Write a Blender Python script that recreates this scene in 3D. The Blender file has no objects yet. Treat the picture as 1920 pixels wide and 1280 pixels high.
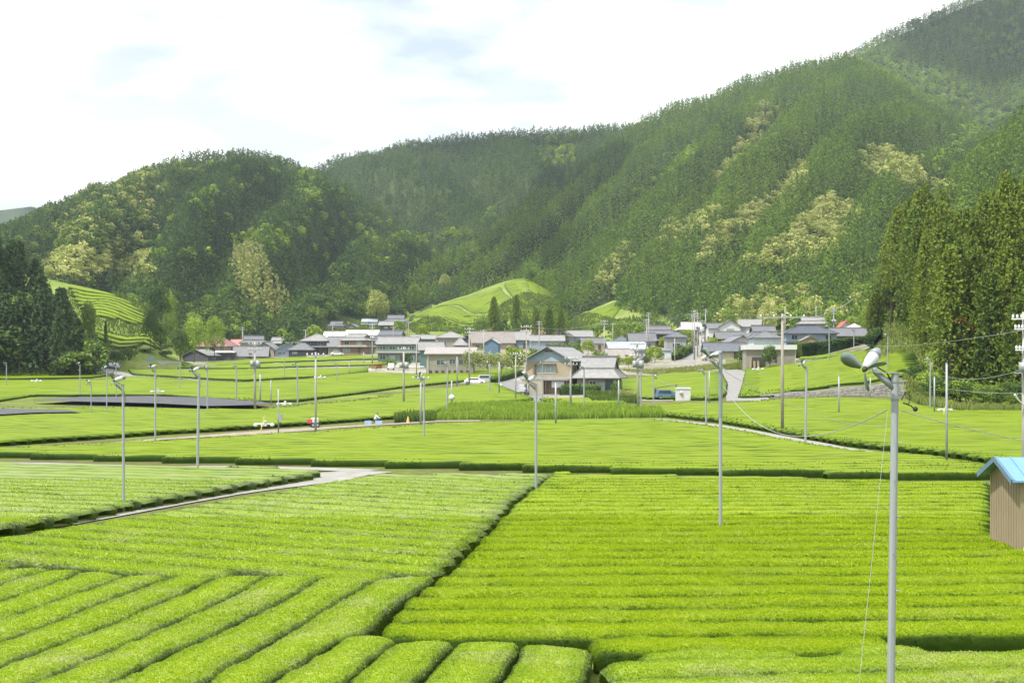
import bpy, math, random
import numpy as np
R = math.radians
random.seed(7); rng = np.random.default_rng(11)
sc = bpy.context.scene
COL = sc.collection
# ------------------------------------------------------------------ camera
F = 2667.0; HC = 6.3; VH = 689.0; UC = 960.0
cd = bpy.data.cameras.new("camera"); cam = bpy.data.objects.new("camera", cd); COL.objects.link(cam)
cam.location = (0, 0, HC); cam.rotation_euler = (R(90), 0, 0)
cd.sensor_width = 36.0; cd.lens = F / 1920 * 36.0; cd.shift_y = (VH - 640) / 1920
cd.clip_start = 0.3; cd.clip_end = 20000
sc.camera = cam
# ------------------------------------------------------------------ sky, sun, exposure
SUN_EL = R(60); SUN_AZ = math.atan2(-0.8, -0.6)          # azimuth of the sun, clockwise from +Y
w = bpy.data.worlds.new("World"); sc.world = w; w.use_nodes = True
nt = w.node_tree; nt.nodes.clear()
def N(t, typ, **kw):
    n = t.nodes.new(typ)
    for k, v in kw.items():
        setattr(n, k, v)
    return n
def math_n(t, op, a, b=None, clamp=False):
    n = N(t, "ShaderNodeMath", operation=op, use_clamp=clamp)
    for i, x in enumerate((a, b)):
        if x is None: continue
        if isinstance(x, (int, float)): n.inputs[i].default_value = x
        else: t.links.new(x, n.inputs[i])
    return n.outputs[0]
def mixc(t, f, a, b, mode="MIX"):
    n = N(t, "ShaderNodeMix", data_type="RGBA", blend_type=mode)
    for i, x in ((0, f), (6, a), (7, b)):
        if isinstance(x, (int, float)): n.inputs[i].default_value = x
        elif isinstance(x, (tuple, list)): n.inputs[i].default_value = (*x[:3], 1)
        else: t.links.new(x, n.inputs[i])
    return n.outputs[2]
def ramp(t, x, stops):
    n = N(t, "ShaderNodeValToRGB"); e = n.color_ramp.elements
    while len(e) < len(stops): e.new(0.5)
    for k, (p, c) in enumerate(stops):
        e[k].position = p; e[k].color = (*c[:3], 1) if isinstance(c, (tuple, list)) else (c, c, c, 1)
    t.links.new(x, n.inputs[0]); return n.outputs[0]
tc = N(nt, "ShaderNodeTexCoord")
sk = N(nt, "ShaderNodeTexSky"); sk.sky_type = 'NISHITA'; sk.sun_disc = False
sk.sun_elevation = SUN_EL; sk.sun_rotation = SUN_AZ; sk.air_density = 1.0; sk.dust_density = 2.0; sk.ozone_density = 1.0
sx = N(nt, "ShaderNodeSeparateXYZ"); nt.links.new(tc.outputs["Generated"], sx.inputs[0])
zz = math_n(nt, "MAXIMUM", sx.outputs[2], 0.0); zz = math_n(nt, "ADD", zz, 0.16)
cb = N(nt, "ShaderNodeCombineXYZ")
nt.links.new(math_n(nt, "DIVIDE", sx.outputs[0], zz), cb.inputs[0]); nt.links.new(math_n(nt, "DIVIDE", sx.outputs[1], zz), cb.inputs[1])
cb.inputs[2].default_value = 3.7
n1 = N(nt, "ShaderNodeTexNoise"); n1.inputs["Scale"].default_value = 0.95; n1.inputs["Detail"].default_value = 8; n1.inputs["Roughness"].default_value = 0.55
nt.links.new(cb.outputs[0], n1.inputs["Vector"])
cover = ramp(nt, n1.outputs[0], [(0.31, 0.0), (0.45, 1.0)])
n2 = N(nt, "ShaderNodeTexNoise"); n2.inputs["Scale"].default_value = 2.3; n2.inputs["Detail"].default_value = 6
nt.links.new(cb.outputs[0], n2.inputs["Vector"])
cloud = mixc(nt, ramp(nt, n2.outputs[0], [(.36, 0.0), (.47, 1.0)]), (6.9, 7.25, 7.6), (12.5, 12.5, 12.5))
skyb = mixc(nt, 0.45, sk.outputs[0], (8.6, 9.4, 10.2))
colr = mixc(nt, cover, skyb, cloud)
bg = N(nt, "ShaderNodeBackground"); bg.inputs[1].default_value = 0.095
nt.links.new(colr, bg.inputs[0]); wo = N(nt, "ShaderNodeOutputWorld"); nt.links.new(bg.outputs[0], wo.inputs[0])
sl = bpy.data.lights.new("sun", 'SUN'); sl.energy = 4.6; sl.angle = R(0.5); sl.color = (1.0, 0.95, 0.86)
so = bpy.data.objects.new("sun", sl); COL.objects.link(so)
from mathutils import Vector
SD = Vector((math.sin(SUN_AZ) * math.cos(SUN_EL), math.cos(SUN_AZ) * math.cos(SUN_EL), math.sin(SUN_EL)))
so.rotation_euler = SD.to_track_quat('Z', 'Y').to_euler(); so.location = (0, 0, 50)
vs = sc.view_settings
vs.view_transform = 'Standard'; vs.look = 'None'; vs.gamma = 1; vs.use_curve_mapping = False; vs.exposure = 0.55
cy = sc.cycles
cy.max_bounces = 6; cy.diffuse_bounces = 3; cy.glossy_bounces = 2; cy.transmission_bounces = 3; cy.volume_bounces = 0
cy.transparent_max_bounces = 8; cy.caustics_reflective = False; cy.caustics_refractive = False
cy.use_denoising = True; cy.denoiser = 'OPENIMAGEDENOISE'; cy.denoising_input_passes = 'RGB_ALBEDO_NORMAL'; cy.denoising_prefilter = 'ACCURATE'; cy.use_adaptive_sampling = True; cy.adaptive_threshold = 0.02
sc.render.use_persistent_data = False
# ------------------------------------------------------------------ small helpers
def W(u, v, d):
    return ((u - UC) / F * d, d, HC + (VH - v) / F * d)
def smooth(a, b, x):
    t = np.clip((x - a) / (b - a), 0, 1); return t * t * (3 - 2 * t)
def hsh(ix, iy, s=0):
    a = (ix * 374761393 + iy * 668265263 + s * 974634777) & 0xFFFFFFFF
    a = ((a ^ (a >> 13)) * 1274126177) & 0xFFFFFFFF
    return ((a ^ (a >> 16)) & 0xFFFF) / 65535.0
def vnoise(x, y, s=0):
    x = np.asarray(x, float); y = np.asarray(y, float)
    ix = np.floor(x).astype(np.int64); iy = np.floor(y).astype(np.int64)
    fx = x - ix; fy = y - iy; fx = fx * fx * (3 - 2 * fx); fy = fy * fy * (3 - 2 * fy)
    a = hsh(ix, iy, s); b = hsh(ix + 1, iy, s); c = hsh(ix, iy + 1, s); d = hsh(ix + 1, iy + 1, s)
    return (a + (b - a) * fx) * (1 - fy) + (c + (d - c) * fx) * fy
def fbm(x, y, s=0, o=4):
    t = 0; a = .5; n = 0
    for k in range(o):
        t = t + a * vnoise(x * 2 ** k, y * 2 ** k, s + k); n += a; a *= .5
    return t / n - .5
# ------------------------------------------------------------------ the land: heights
GU = np.array([0, 350, 700, 960, 1200, 1400, 1500, 1600, 1690, 1750, 1900], float)
GD = np.array([120, 170, 214, 218, 250, 300, 350, 430, 520, 620, 800], float)
GV = np.array([[829] * 11,
 [785, 785, 785, 783, 780, 778, 776, 772, 772, 774, 778],
 [760, 760, 758, 754, 752, 746, 744, 743, 745, 752, 765],
 [758, 758, 756, 752, 750, 743, 736, 727, 715, 745, 764],
 [743, 743, 741, 737, 733, 722, 710, 703, 692, 730, 760],
 [725, 723, 720, 716, 712, 695, 683, 670, 655, 700, 750],
 [708, 705, 702, 698, 694, 680, 668, 658, 645, 680, 740],
 [692, 686, 684, 680, 674, 664, 657, 650, 640, 660, 700],
 [676, 670, 652, 655, 655, 648, 645, 640, 630, 640, 680],
 [665, 655, 619, 634, 640, 630, 625, 615, 615, 625, 660],
 [655, 640, 594, 616, 620, 605, 600, 595, 595, 600, 640]], float)
GZ = HC + (VH - GV) / F * GD[:, None]
def ground0(u, d):
    dd = np.clip(d, 120, 800)
    uu = np.clip(u, GU[0], GU[-1])
    i = np.clip(np.searchsorted(GD, dd, side='right') - 1, 0, len(GD) - 2)
    j = np.clip(np.searchsorted(GU, uu, side='right') - 1, 0, len(GU) - 2)
    td = (dd - GD[i]) / (GD[i + 1] - GD[i]); tu = (uu - GU[j]) / (GU[j + 1] - GU[j])
    tu = tu * tu * (3 - 2 * tu)
    z = (GZ[i, j] * (1 - tu) + GZ[i, j + 1] * tu) * (1 - td) + (GZ[i + 1, j] * (1 - tu) + GZ[i + 1, j + 1] * tu) * td
    return np.where(d < 120, 0.0, z)
# name, u, v of crest, (u,d0), (u,d1), tree height hiding the crest, spur amplitude, period px, skew px, forested
LAY = [
 ("far", [-700, 0, 60, 120, 300, 500], [395, 381, 374, 392, 430, 600], 2300, 2900, 10, 0, 200, 0),
 ("left", [-700, -300, -60, 0, 60, 150, 250, 320, 380, 450, 500, 560, 605, 680, 760, 850, 920],
   [520, 480, 432, 408, 380, 339, 303, 279, 266, 266, 270, 286, 303, 348, 405, 480, 600],
   ([-700, 0, 300, 560, 620, 800, 920], [470, 500, 520, 580, 680, 745, 780]), ([-700, 0, 300, 600, 800, 920], [900, 950, 1000, 1080, 1150, 1120]), 10, 15, 190, 260),
 ("back", [400, 500, 560, 605, 640, 700, 735, 800, 870, 960, 1050, 1190, 1300, 1500], [420, 340, 315, 298, 283, 274, 259, 252, 241, 233, 228, 224, 228, 240],
   900, 1550, 10, 20, 230, -300),
 ("right", [600, 640, 700, 800, 880, 960, 1040, 1100, 1190, 1260, 1330, 1400, 1470, 1520, 1590, 1650, 1720, 1800, 1850, 1900, 2000, 2300],
   [640, 600, 548, 483, 433, 378, 323, 279, 219, 184, 167, 134, 115, 100, 88, 108, 152, 198, 228, 252, 300, 420],
   ([600, 800, 960, 1040, 1100, 1200, 1300, 1500, 1700, 2000], [720, 800, 815, 800, 770, 700, 620, 560, 520, 500]),
   ([600, 700, 800, 960, 1100, 1190, 1400, 1590, 1900, 2300], [780, 870, 960, 1150, 1300, 1400, 1400, 1400, 1300, 1300]), 10, 13, 165, 520),
 ("spur", [930, 960, 990, 1060, 1130, 1200, 1260, 1320, 1400, 1500], [640, 570, 518, 466, 415, 356, 312, 277, 245, 240],
   ([930, 1060, 1200, 1320, 1500], [760, 770, 690, 640, 600]), ([930, 1060, 1200, 1320, 1500], [800, 900, 1020, 1150, 1200]), 10, 6, 120, 300),
 ("rear", [1350, 1450, 1500, 1590, 1650, 1720, 1790, 1900, 2000, 2300], [300, 190, 145, 92, 55, 25, -5, -48, -80, -120], 1350, 1900, 10, 14, 260, -200),
 ("front", [1560, 1600, 1650, 1700, 1740, 1780, 1850, 1920, 2000, 2300], [640, 570, 490, 425, 342, 297, 229, 178, 135, 60],
   ([1560, 1700, 2000], [470, 430, 380]), ([1560, 1700, 1900, 2300], [560, 640, 740, 740]), 10, 5, 150, 200),
 ("tea", [725, 755, 800, 870, 935, 965, 990, 1010, 1035, 1050, 1068], [640, 598, 576, 555, 530, 522, 521, 528, 544, 575, 640], 560, 800, 0, 2.5, 150, 60),
 ("tea2", [1045, 1068, 1080, 1110, 1150, 1200, 1220, 1250, 1290], [640, 603, 594, 579, 563, 560, 570, 590, 630], 600, 740, 0, 0, 100, 0),
 ("slope", [-100, 60, 125, 200, 250, 290, 330, 350], [500, 515, 530, 547, 562, 592, 645, 690], 400, 485, 0, 1.0, 80, 30),
 ("nearleft", [-400, -100, 0, 60, 100, 150, 180], [520, 560, 585, 598, 615, 650, 695], 352, 400, 0, 0, 80, 0),
 ("nearright", [1600, 1625, 1650, 1690, 1720, 1760, 1800, 1920, 2100, 2400], [690, 652, 618, 592, 566, 545, 520, 470, 400, 350],
   ([1600, 1625, 1700, 1735, 1920, 2400], [360, 330, 285, 228, 214, 200]), ([1600, 1700, 1920, 2400], [380, 340, 330, 320]), 0, 1.0, 90, 0),
]
def pc(spec, u):
    return np.interp(u, spec[0], spec[1]) if isinstance(spec, tuple) else np.full_like(u, float(spec))
def land(x, y, which=False):
    x = np.asarray(x, float); y = np.asarray(y, float)
    d = np.maximum(y, 1.0); u = UC + F * x / d
    z = ground0(u, d); best = np.full(z.shape, -1)
    zb = z + 0
    for k, (nm, lu, lv, s0, s1, th, amp, per, skw) in enumerate(LAY):
        m = (u > lu[0]) & (u < lu[-1]) if nm not in ("left", "right", "rear", "front", "far", "nearright", "nearleft", "back") else ((u > lu[0]) if nm in ("right", "rear", "front", "nearright") else (u < lu[-1]))
        d0 = pc(s0, u); d1 = pc(s1, u)
        zr = HC + (VH - np.interp(u, lu, lv)) / F * d1 - th * 1.35
        z0 = ground0(u, np.minimum(d0, 800))
        if amp:
            wob = fbm(u / 60., d / 90., 31 + k, 3) * 60
        t = (d - d0) / (d1 - d0)
        tt = np.clip(t, 0, 1)
        pr = tt if nm not in ("slope", "nearleft", "nearright") else tt ** 0.85
        zz_ = z0 + (zr - z0) * pr
        if amp:
            ph = (u - skw * tt + wob) / per * 2 * math.pi
            zz_ = zz_ + amp * np.sin(ph) * np.sin(math.pi * np.clip(tt * 1.04, 0, 1)) + amp * .5 * fbm(u / 45., d / 60., 77 + k, 3) * np.clip(tt * 4, 0, 1)
        zz_ = np.where(t > 1, zr - (d - d1) * 0.35, zz_)
        zz_ = np.where(m & (t > 0), zz_, -1e6)
        up = zz_ > z
        z = np.where(up, zz_, z); best = np.where(up, k, best)
    z = z + np.where((d > 250) & (best >= 0), 0.3 * fbm(x / 8., y / 8., 5, 3) * 2, 0)
    return (z, best) if which else z
def land1(x, y):
    return float(land(np.array([x]), np.array([y]))[0])
_DS = np.exp(np.linspace(math.log(15), math.log(3200), 2600))
def hit(u, v, off=0.0, dmin=15):
    """first point of the land (raised by off) along the sight line of a pixel"""
    ds = _DS[_DS >= dmin]
    x = (u - UC) / F * ds; zr = HC + (VH - v) / F * ds
    g = land(x, ds) + off - zr
    k = np.argmax(g > 0)
    if g[k] <= 0 or k == 0: k = max(k, len(ds) - 1 if g[k] <= 0 else 1)
    a = g[k - 1] / (g[k - 1] - g[k] + 1e-9); d = ds[k - 1] + (ds[k] - ds[k - 1]) * np.clip(a, 0, 1)
    return ((u - UC) / F * d, d)
# ------------------------------------------------------------------ mesh makers
def tag(o, label=None, cat=None, group=None, kind=None):
    if label: o["label"] = label
    if cat: o["category"] = cat
    if group: o["group"] = group
    if kind: o["kind"] = kind
    return o
def np_mesh(name, V, Fq, mat, attr=None, smooth_=False):
    """V (n,3), Fq (m,3|4) arrays or list of such arrays"""
    me = bpy.data.meshes.new(name)
    if not isinstance(Fq, list): Fq = [Fq]
    Fq = [f for f in Fq if len(f)]
    V = np.asarray(V, np.float32)
    me.vertices.add(len(V)); me.vertices.foreach_set("co", V.ravel())
    li = np.concatenate([f.ravel() for f in Fq]).astype(np.int32)
    tot = np.concatenate([np.full(len(f), f.shape[1]) for f in Fq]).astype(np.int32)
    st = np.concatenate([[0], np.cumsum(tot)[:-1]]).astype(np.int32)
    me.loops.add(len(li)); me.loops.foreach_set("vertex_index", li)
    me.polygons.add(len(tot)); me.polygons.foreach_set("loop_start", st); me.polygons.foreach_set("loop_total", tot)
    if attr is not None:
        for k, a in attr.items():
            at = me.attributes.new(k, 'FLOAT', 'POINT'); at.data.foreach_set("value", np.asarray(a, np.float32))
    me.update(calc_edges=True)
    if smooth_: me.polygons.foreach_set("use_smooth", np.ones(len(tot), bool))
    if mat: me.materials.append(mat)
    return me
def put(name, me, parent=None, loc=(0, 0, 0), rz=0.0):
    o = bpy.data.objects.new(name, me); COL.objects.link(o); o.location = loc; o.rotation_euler = (0, 0, rz)
    if parent: o.parent = parent
    return o
def empty(name, loc=(0, 0, 0), rz=0.0, **kw):
    o = bpy.data.objects.new(name, None); COL.objects.link(o); o.location = loc; o.rotation_euler = (0, 0, rz)
    o.empty_display_size = 0.2
    tag(o, **kw); return o
class MB:
    def __init__(s): s.v = []; s.f = []
    def add(s, vs, fs):
        b = len(s.v); s.v += [tuple(p) for p in vs]; s.f += [tuple(b + i for i in f) for f in fs]; return s
    def box(s, x0, x1, y0, y1, z0, z1):
        return s.add([(x0, y0, z0), (x1, y0, z0), (x1, y1, z0), (x0, y1, z0), (x0, y0, z1), (x1, y0, z1), (x1, y1, z1), (x0, y1, z1)],
                     [(0, 3, 2, 1), (4, 5, 6, 7), (0, 1, 5, 4), (1, 2, 6, 5), (2, 3, 7, 6), (3, 0, 4, 7)])
    def tube(s, pts, rad, n=8, cap=True):
        pts = [Vector(p) for p in pts]; rad = rad if isinstance(rad, (list, tuple)) else [rad] * len(pts)
        ring = []; up = Vector((0, 0, 1))
        for i, p in enumerate(pts):
            t = (pts[min(i + 1, len(pts) - 1)] - pts[max(i - 1, 0)]).normalized()
            a = t.cross(up if abs(t.z) < .95 else Vector((1, 0, 0))).normalized(); b = t.cross(a)
            ring.append([p + (a * math.cos(2 * math.pi * k / n) + b * math.sin(2 * math.pi * k / n)) * rad[i] for k in range(n)])
        vs_ = [q for r_ in ring for q in r_]; fs = []
        for i in range(len(pts) - 1):
            for k in range(n):
                fs.append((i * n + k, i * n + (k + 1) % n, (i + 1) * n + (k + 1) % n, (i + 1) * n + k))
        if cap: fs += [tuple(range(n))[::-1], tuple((len(pts) - 1) * n + k for k in range(n))]
        return s.add(vs_, fs)
    def ball(s, c, r, n=10, m=6, sz=(1, 1, 1)):
        vs_ = []; fs = []
        for i in range(m + 1):
            a = math.pi * i / m
            for k in range(n):
                b = 2 * math.pi * k / n
                vs_.append((c[0] + r * sz[0] * math.sin(a) * math.cos(b), c[1] + r * sz[1] * math.sin(a) * math.sin(b), c[2] + r * sz[2] * math.cos(a)))
        for i in range(m):
            for k in range(n):
                fs.append((i * n + k, (i + 1) * n + k, (i + 1) * n + (k + 1) % n, i * n + (k + 1) % n))
        return s.add(vs_, fs)
    def prism(s, poly, y0, y1):
        """poly in xz, extruded along y"""
        n = len(poly)
        return s.add([(x, y0, z) for x, z in poly] + [(x, y1, z) for x, z in poly],
                     [tuple(range(n))[::-1] if 0 else tuple(range(n)), tuple(range(2 * n - 1, n - 1, -1))] + [(i, n + i, n + (i + 1) % n, (i + 1) % n) for i in range(n)])
    def mesh(s, name, mat, sm=False):
        me = bpy.data.meshes.new(name); me.from_pydata(s.v, [], s.f); me.update()
        if sm: me.polygons.foreach_set("use_smooth", np.ones(len(me.polygons), bool))
        if mat: me.materials.append(mat)
        return me
    def build(s, name, mat, parent=None, loc=(0, 0, 0), rz=0.0, sm=False):
        return put(name, s.mesh(name, mat, sm), parent, loc, rz)
# ------------------------------------------------------------------ materials
def mat_new(name):
    m = bpy.data.materials.new(name); m.use_nodes = True; t = m.node_tree; t.nodes.clear()
    o = N(t, "ShaderNodeOutputMaterial"); return m, t, o
def mat_plain(name, col, rough=.7, var=.12, scale=3.0, metal=0.0, bump=0.0, col2=None, coord="Object", stretch=None):
    m, t, o = mat_new(name)
    b = N(t, "ShaderNodeBsdfPrincipled"); b.inputs["Roughness"].default_value = rough; b.inputs["Metallic"].default_value = metal
    tcn = N(t, "ShaderNodeTexCoord"); n = N(t, "ShaderNodeTexNoise"); n.inputs["Scale"].default_value = scale; n.inputs["Detail"].default_value = 6
    if stretch:
        mp = N(t, "ShaderNodeMapping"); mp.inputs["Scale"].default_value = stretch; t.links.new(tcn.outputs[coord], mp.inputs[0]); t.links.new(mp.outputs[0], n.inputs["Vector"])
    else: t.links.new(tcn.outputs[coord], n.inputs["Vector"])
    c2 = col2 or tuple(c * (1 - var * 2) for c in col); c1 = tuple(min(1, c * (1 + var * .6)) for c in col)
    c = ramp(t, n.outputs[0], [(0.3, c2), (0.7, c1)]); t.links.new(c, b.inputs["Base Color"])
    if bump:
        bp = N(t, "ShaderNodeBump"); bp.inputs["Strength"].default_value = bump; bp.inputs["Distance"].default_value = 0.05
        t.links.new(n.outputs[0], bp.inputs["Height"]); t.links.new(bp.outputs[0], b.inputs["Normal"])
    t.links.new(b.outputs[0], o.inputs[0]); return m
def mat_leaf(name, stops, trans=.35, rough=.5, rand=.25, spec=.3, patch=0.0, pscale=.2, hue=0.0, fine=0.0, leaf_gloss=0.0):
    """foliage: attribute 'k' (0 old or inner leaf, 1 young leaf) picks the colour; every plant varies a little"""
    m, t, o = mat_new(name)
    a = N(t, "ShaderNodeAttribute"); a.attribute_name = "k"
    oi = N(t, "ShaderNodeObjectInfo")
    x = a.outputs["Fac"]
    if patch:
        g = N(t, "ShaderNodeNewGeometry"); n = N(t, "ShaderNodeTexNoise"); n.inputs["Scale"].default_value = pscale; n.inputs["Detail"].default_value = 4
        t.links.new(g.outputs["Position"], n.inputs["Vector"])
        x = math_n(t, "ADD", x, math_n(t, "MULTIPLY", math_n(t, "SUBTRACT", n.outputs[0], .5), patch))
    if fine:
        g2 = N(t, "ShaderNodeNewGeometry"); n2 = N(t, "ShaderNodeTexNoise"); n2.inputs["Scale"].default_value = 2.2; n2.inputs["Detail"].default_value = 5; n2.inputs["Roughness"].default_value = .7
        t.links.new(g2.outputs["Position"], n2.inputs["Vector"]); x = math_n(t, "ADD", x, math_n(t, "MULTIPLY", math_n(t, "SUBTRACT", n2.outputs[0], .5), fine))
    x = math_n(t, "ADD", x, math_n(t, "MULTIPLY", math_n(t, "SUBTRACT", oi.outputs["Random"], .5), rand))
    c = ramp(t, x, stops)
    if hue:
        hs = N(t, "ShaderNodeHueSaturation"); t.links.new(c, hs.inputs["Color"])
        t.links.new(math_n(t, "ADD", math_n(t, "MULTIPLY", oi.outputs["Random"], hue), .5 - hue / 2), hs.inputs["Hue"]); c = hs.outputs[0]
    if leaf_gloss:      # patches of old leaves between the shoots, their whitish gloss painted as colour
        n3 = N(t, "ShaderNodeTexNoise"); n3.inputs["Scale"].default_value = .55; n3.inputs["Detail"].default_value = 7; n3.inputs["Roughness"].default_value = .75
        g3 = N(t, "ShaderNodeNewGeometry"); t.links.new(g3.outputs["Position"], n3.inputs["Vector"])
        c = mixc(t, ramp(t, n3.outputs[0], [(.50, 0.0), (.66, leaf_gloss)]), c, mixc(t, a.outputs["Fac"], (.05, .08, .03), (.46, .50, .20)))
    b = N(t, "ShaderNodeBsdfPrincipled"); b.inputs["Roughness"].default_value = rough; b.inputs["Specular IOR Level"].default_value = spec
    t.links.new(c, b.inputs["Base Color"])
    tr = N(t, "ShaderNodeBsdfTranslucent"); t.links.new(mixc(t, .5, c, (0.35, .5, .03), "MIX") if trans > .3 else c, tr.inputs[0])
    mx = N(t, "ShaderNodeMixShader"); mx.inputs[0].default_value = trans
    t.links.new(b.outputs[0], mx.inputs[1]); t.links.new(tr.outputs[0], mx.inputs[2]); t.links.new(mx.outputs[0], o.inputs[0]); return m
M = {}
M['tea'] = mat_leaf("tea_leaf", [(0.0, (.018, .042, .008)), (.25, (.055, .11, .008)), (.55, (.185, .285, .005)), (1.0, (.35, .45, .012))], trans=.4, rough=.55, rand=.03, spec=.12, patch=.3, pscale=.10, fine=.35, leaf_gloss=.22)
M['teapale'] = mat_leaf("tea_leaf_pale", [(0.0, (.025, .05, .014)), (.25, (.075, .125, .022)), (.55, (.19, .30, .008)), (1.0, (.36, .48, .016))], trans=.38, rough=.36, rand=.04, spec=.4, patch=.3, pscale=.22, fine=.35, leaf_gloss=.75)
M['teaold'] = M['tea']
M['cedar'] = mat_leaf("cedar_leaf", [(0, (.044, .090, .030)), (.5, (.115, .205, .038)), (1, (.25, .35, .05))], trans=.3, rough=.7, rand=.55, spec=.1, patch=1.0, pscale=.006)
M['cedarcool'] = mat_leaf("cypress_leaf", [(0, (.034, .070, .040)), (.5, (.070, .130, .050)), (1, (.15, .23, .06))], trans=.3, rough=.7, rand=.55, spec=.1, patch=1.0, pscale=.006)
M['cedarnear'] = mat_leaf("cedar_leaf_near", [(0, (.020, .045, .012)), (.5, (.066, .12, .018)), (1, (.19, .25, .03))], trans=.25, rough=.65, rand=.35, spec=.15)
M['cedardark'] = mat_leaf("cedar_leaf_dark", [(0, (.02, .042, .02)), (.5, (.04, .08, .032)), (1, (.085, .14, .045))], trans=.2, rough=.65, rand=.35, spec=.15)
M['pale'] = mat_leaf("pale_blossom_leaf", [(0, (.10, .13, .03)), (.5, (.30, .35, .09)), (1, (.56, .56, .22))], trans=.25, rough=.7, rand=.5, spec=.1)
M['fresh'] = mat_leaf("fresh_leaf", [(0, (.06, .11, .02)), (.5, (.18, .28, .035)), (1, (.34, .45, .06))], trans=.3, rough=.6, rand=.5, spec=.15)
M['mid'] = mat_leaf("mid_leaf", [(0, (.03, .066, .02)), (.5, (.08, .145, .03)), (1, (.17, .25, .045))], trans=.25, rough=.6, rand=.6, spec=.15)
M['bamboo'] = mat_leaf("bamboo_leaf", [(0, (.12, .15, .045)), (.5, (.26, .30, .09)), (1, (.42, .44, .16))], trans=.25, rough=.6, rand=.5, spec=.15)
M['shrub'] = mat_leaf("shrub_leaf", [(0, (.05, .09, .01)), (.5, (.19, .28, .02)), (1, (.38, .45, .04))], trans=.3, rough=.6, rand=.3, spec=.15)
M['rust'] = mat_leaf("rusty_leaf", [(0, (.10, .03, .01)), (.5, (.28, .09, .03)), (1, (.4, .16, .05))], trans=.2, rough=.7, rand=.2, spec=.1)
M['grass'] = mat_leaf("grass_blade", [(0, (.05, .085, .02)), (.5, (.12, .18, .035)), (1, (.27, .29, .09))], trans=.3, rough=.7, rand=.2, spec=.1, patch=.8, pscale=.12)
M['reed'] = mat_leaf("reed_blade", [(0, (.04, .08, .02)), (.5, (.14, .23, .03)), (1, (.26, .38, .04))], trans=.3, rough=.6, rand=.1, spec=.2, patch=.7, pscale=.3)
M['bark'] = mat_plain("bark", (.10, .075, .05), .9, .2, 4)
M['steel'] = mat_plain("galvanised_steel", (.31, .335, .36), .5, .10, 2.0, .2)
M['steeldark'] = mat_plain("weathered_steel", (.22, .26, .28), .5, .08, 2.0, .2)
M['concrete'] = mat_plain("pole_concrete", (.36, .355, .34), .8, .08, 1.5)
M['brownpole'] = mat_plain("aged_concrete", (.30, .28, .24), .8, .1, 1.5)
M['white'] = mat_plain("white_paint", (.62, .63, .65), .4, .03)
M['bladegrey'] = mat_plain("blade_enamel", (.20, .255, .265), .65, .05)
M['motorgrey'] = mat_plain("motor_grey", (.44, .455, .48), .45, .05)
M['black'] = mat_plain("black_rubber", (.02, .02, .022), .6, .1)
M['wire'] = mat_plain("wire", (.33, .35, .36), .5, .05)
M['path'] = mat_plain("path_concrete", (.26, .255, .235), .9, .12, 1.2, bump=.3)
M['asphalt'] = mat_plain("road_asphalt", (.18, .178, .18), .85, .1, 1.0, bump=.2)
M['roadpink'] = mat_plain("road_concrete", (.22, .215, .21), .85, .1, .6)
M['paint'] = mat_plain("road_paint", (.75, .75, .73), .7, .05)
M['dirt'] = mat_plain("dry_soil", (.27, .235, .18), .95, .18, 1.5, bump=.4)
M['stone'] = mat_plain("wall_stone", (.40, .385, .36), .9, .25, 2.5, bump=.5)
M['net'] = mat_plain("shade_net", (.062, .065, .075), .8, .15, .5)
M['glass'] = mat_plain("window_glass", (.05, .07, .08), .08, .1)
M['glasspale'] = mat_plain("curtained_glass", (.30, .36, .37), .2, .15)
M['frame'] = mat_plain("aluminium_frame", (.55, .55, .54), .4, .04)
M['framedark'] = mat_plain("dark_frame", (.06, .055, .05), .5, .1)
def wall_mat(nm, c, v=.06, s=.8): 
    M[nm] = mat_plain("wall_" + nm, c, .85, v, s); return M[nm]
for nm, c in (("cream", (.44, .40, .31)), ("white_", (.55, .55, .54)), ("beige", (.32, .27, .185)), ("brown", (.22, .165, .12)), ("wood", (.12, .09, .065)),
              ("teal", (.10, .17, .165)), ("green", (.15, .22, .17)), ("grey", (.30, .31, .31)), ("dark", (.07, .08, .09)), ("bluegrey", (.26, .33, .40)),
              ("paleblue", (.52, .60, .66)), ("taupe", (.27, .25, .21)), ("blue", (.10, .17, .24)), ("rose", (.55, .40, .36)), ("shedbrown", (.26, .21, .135))):
    wall_mat(nm, c)
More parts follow.
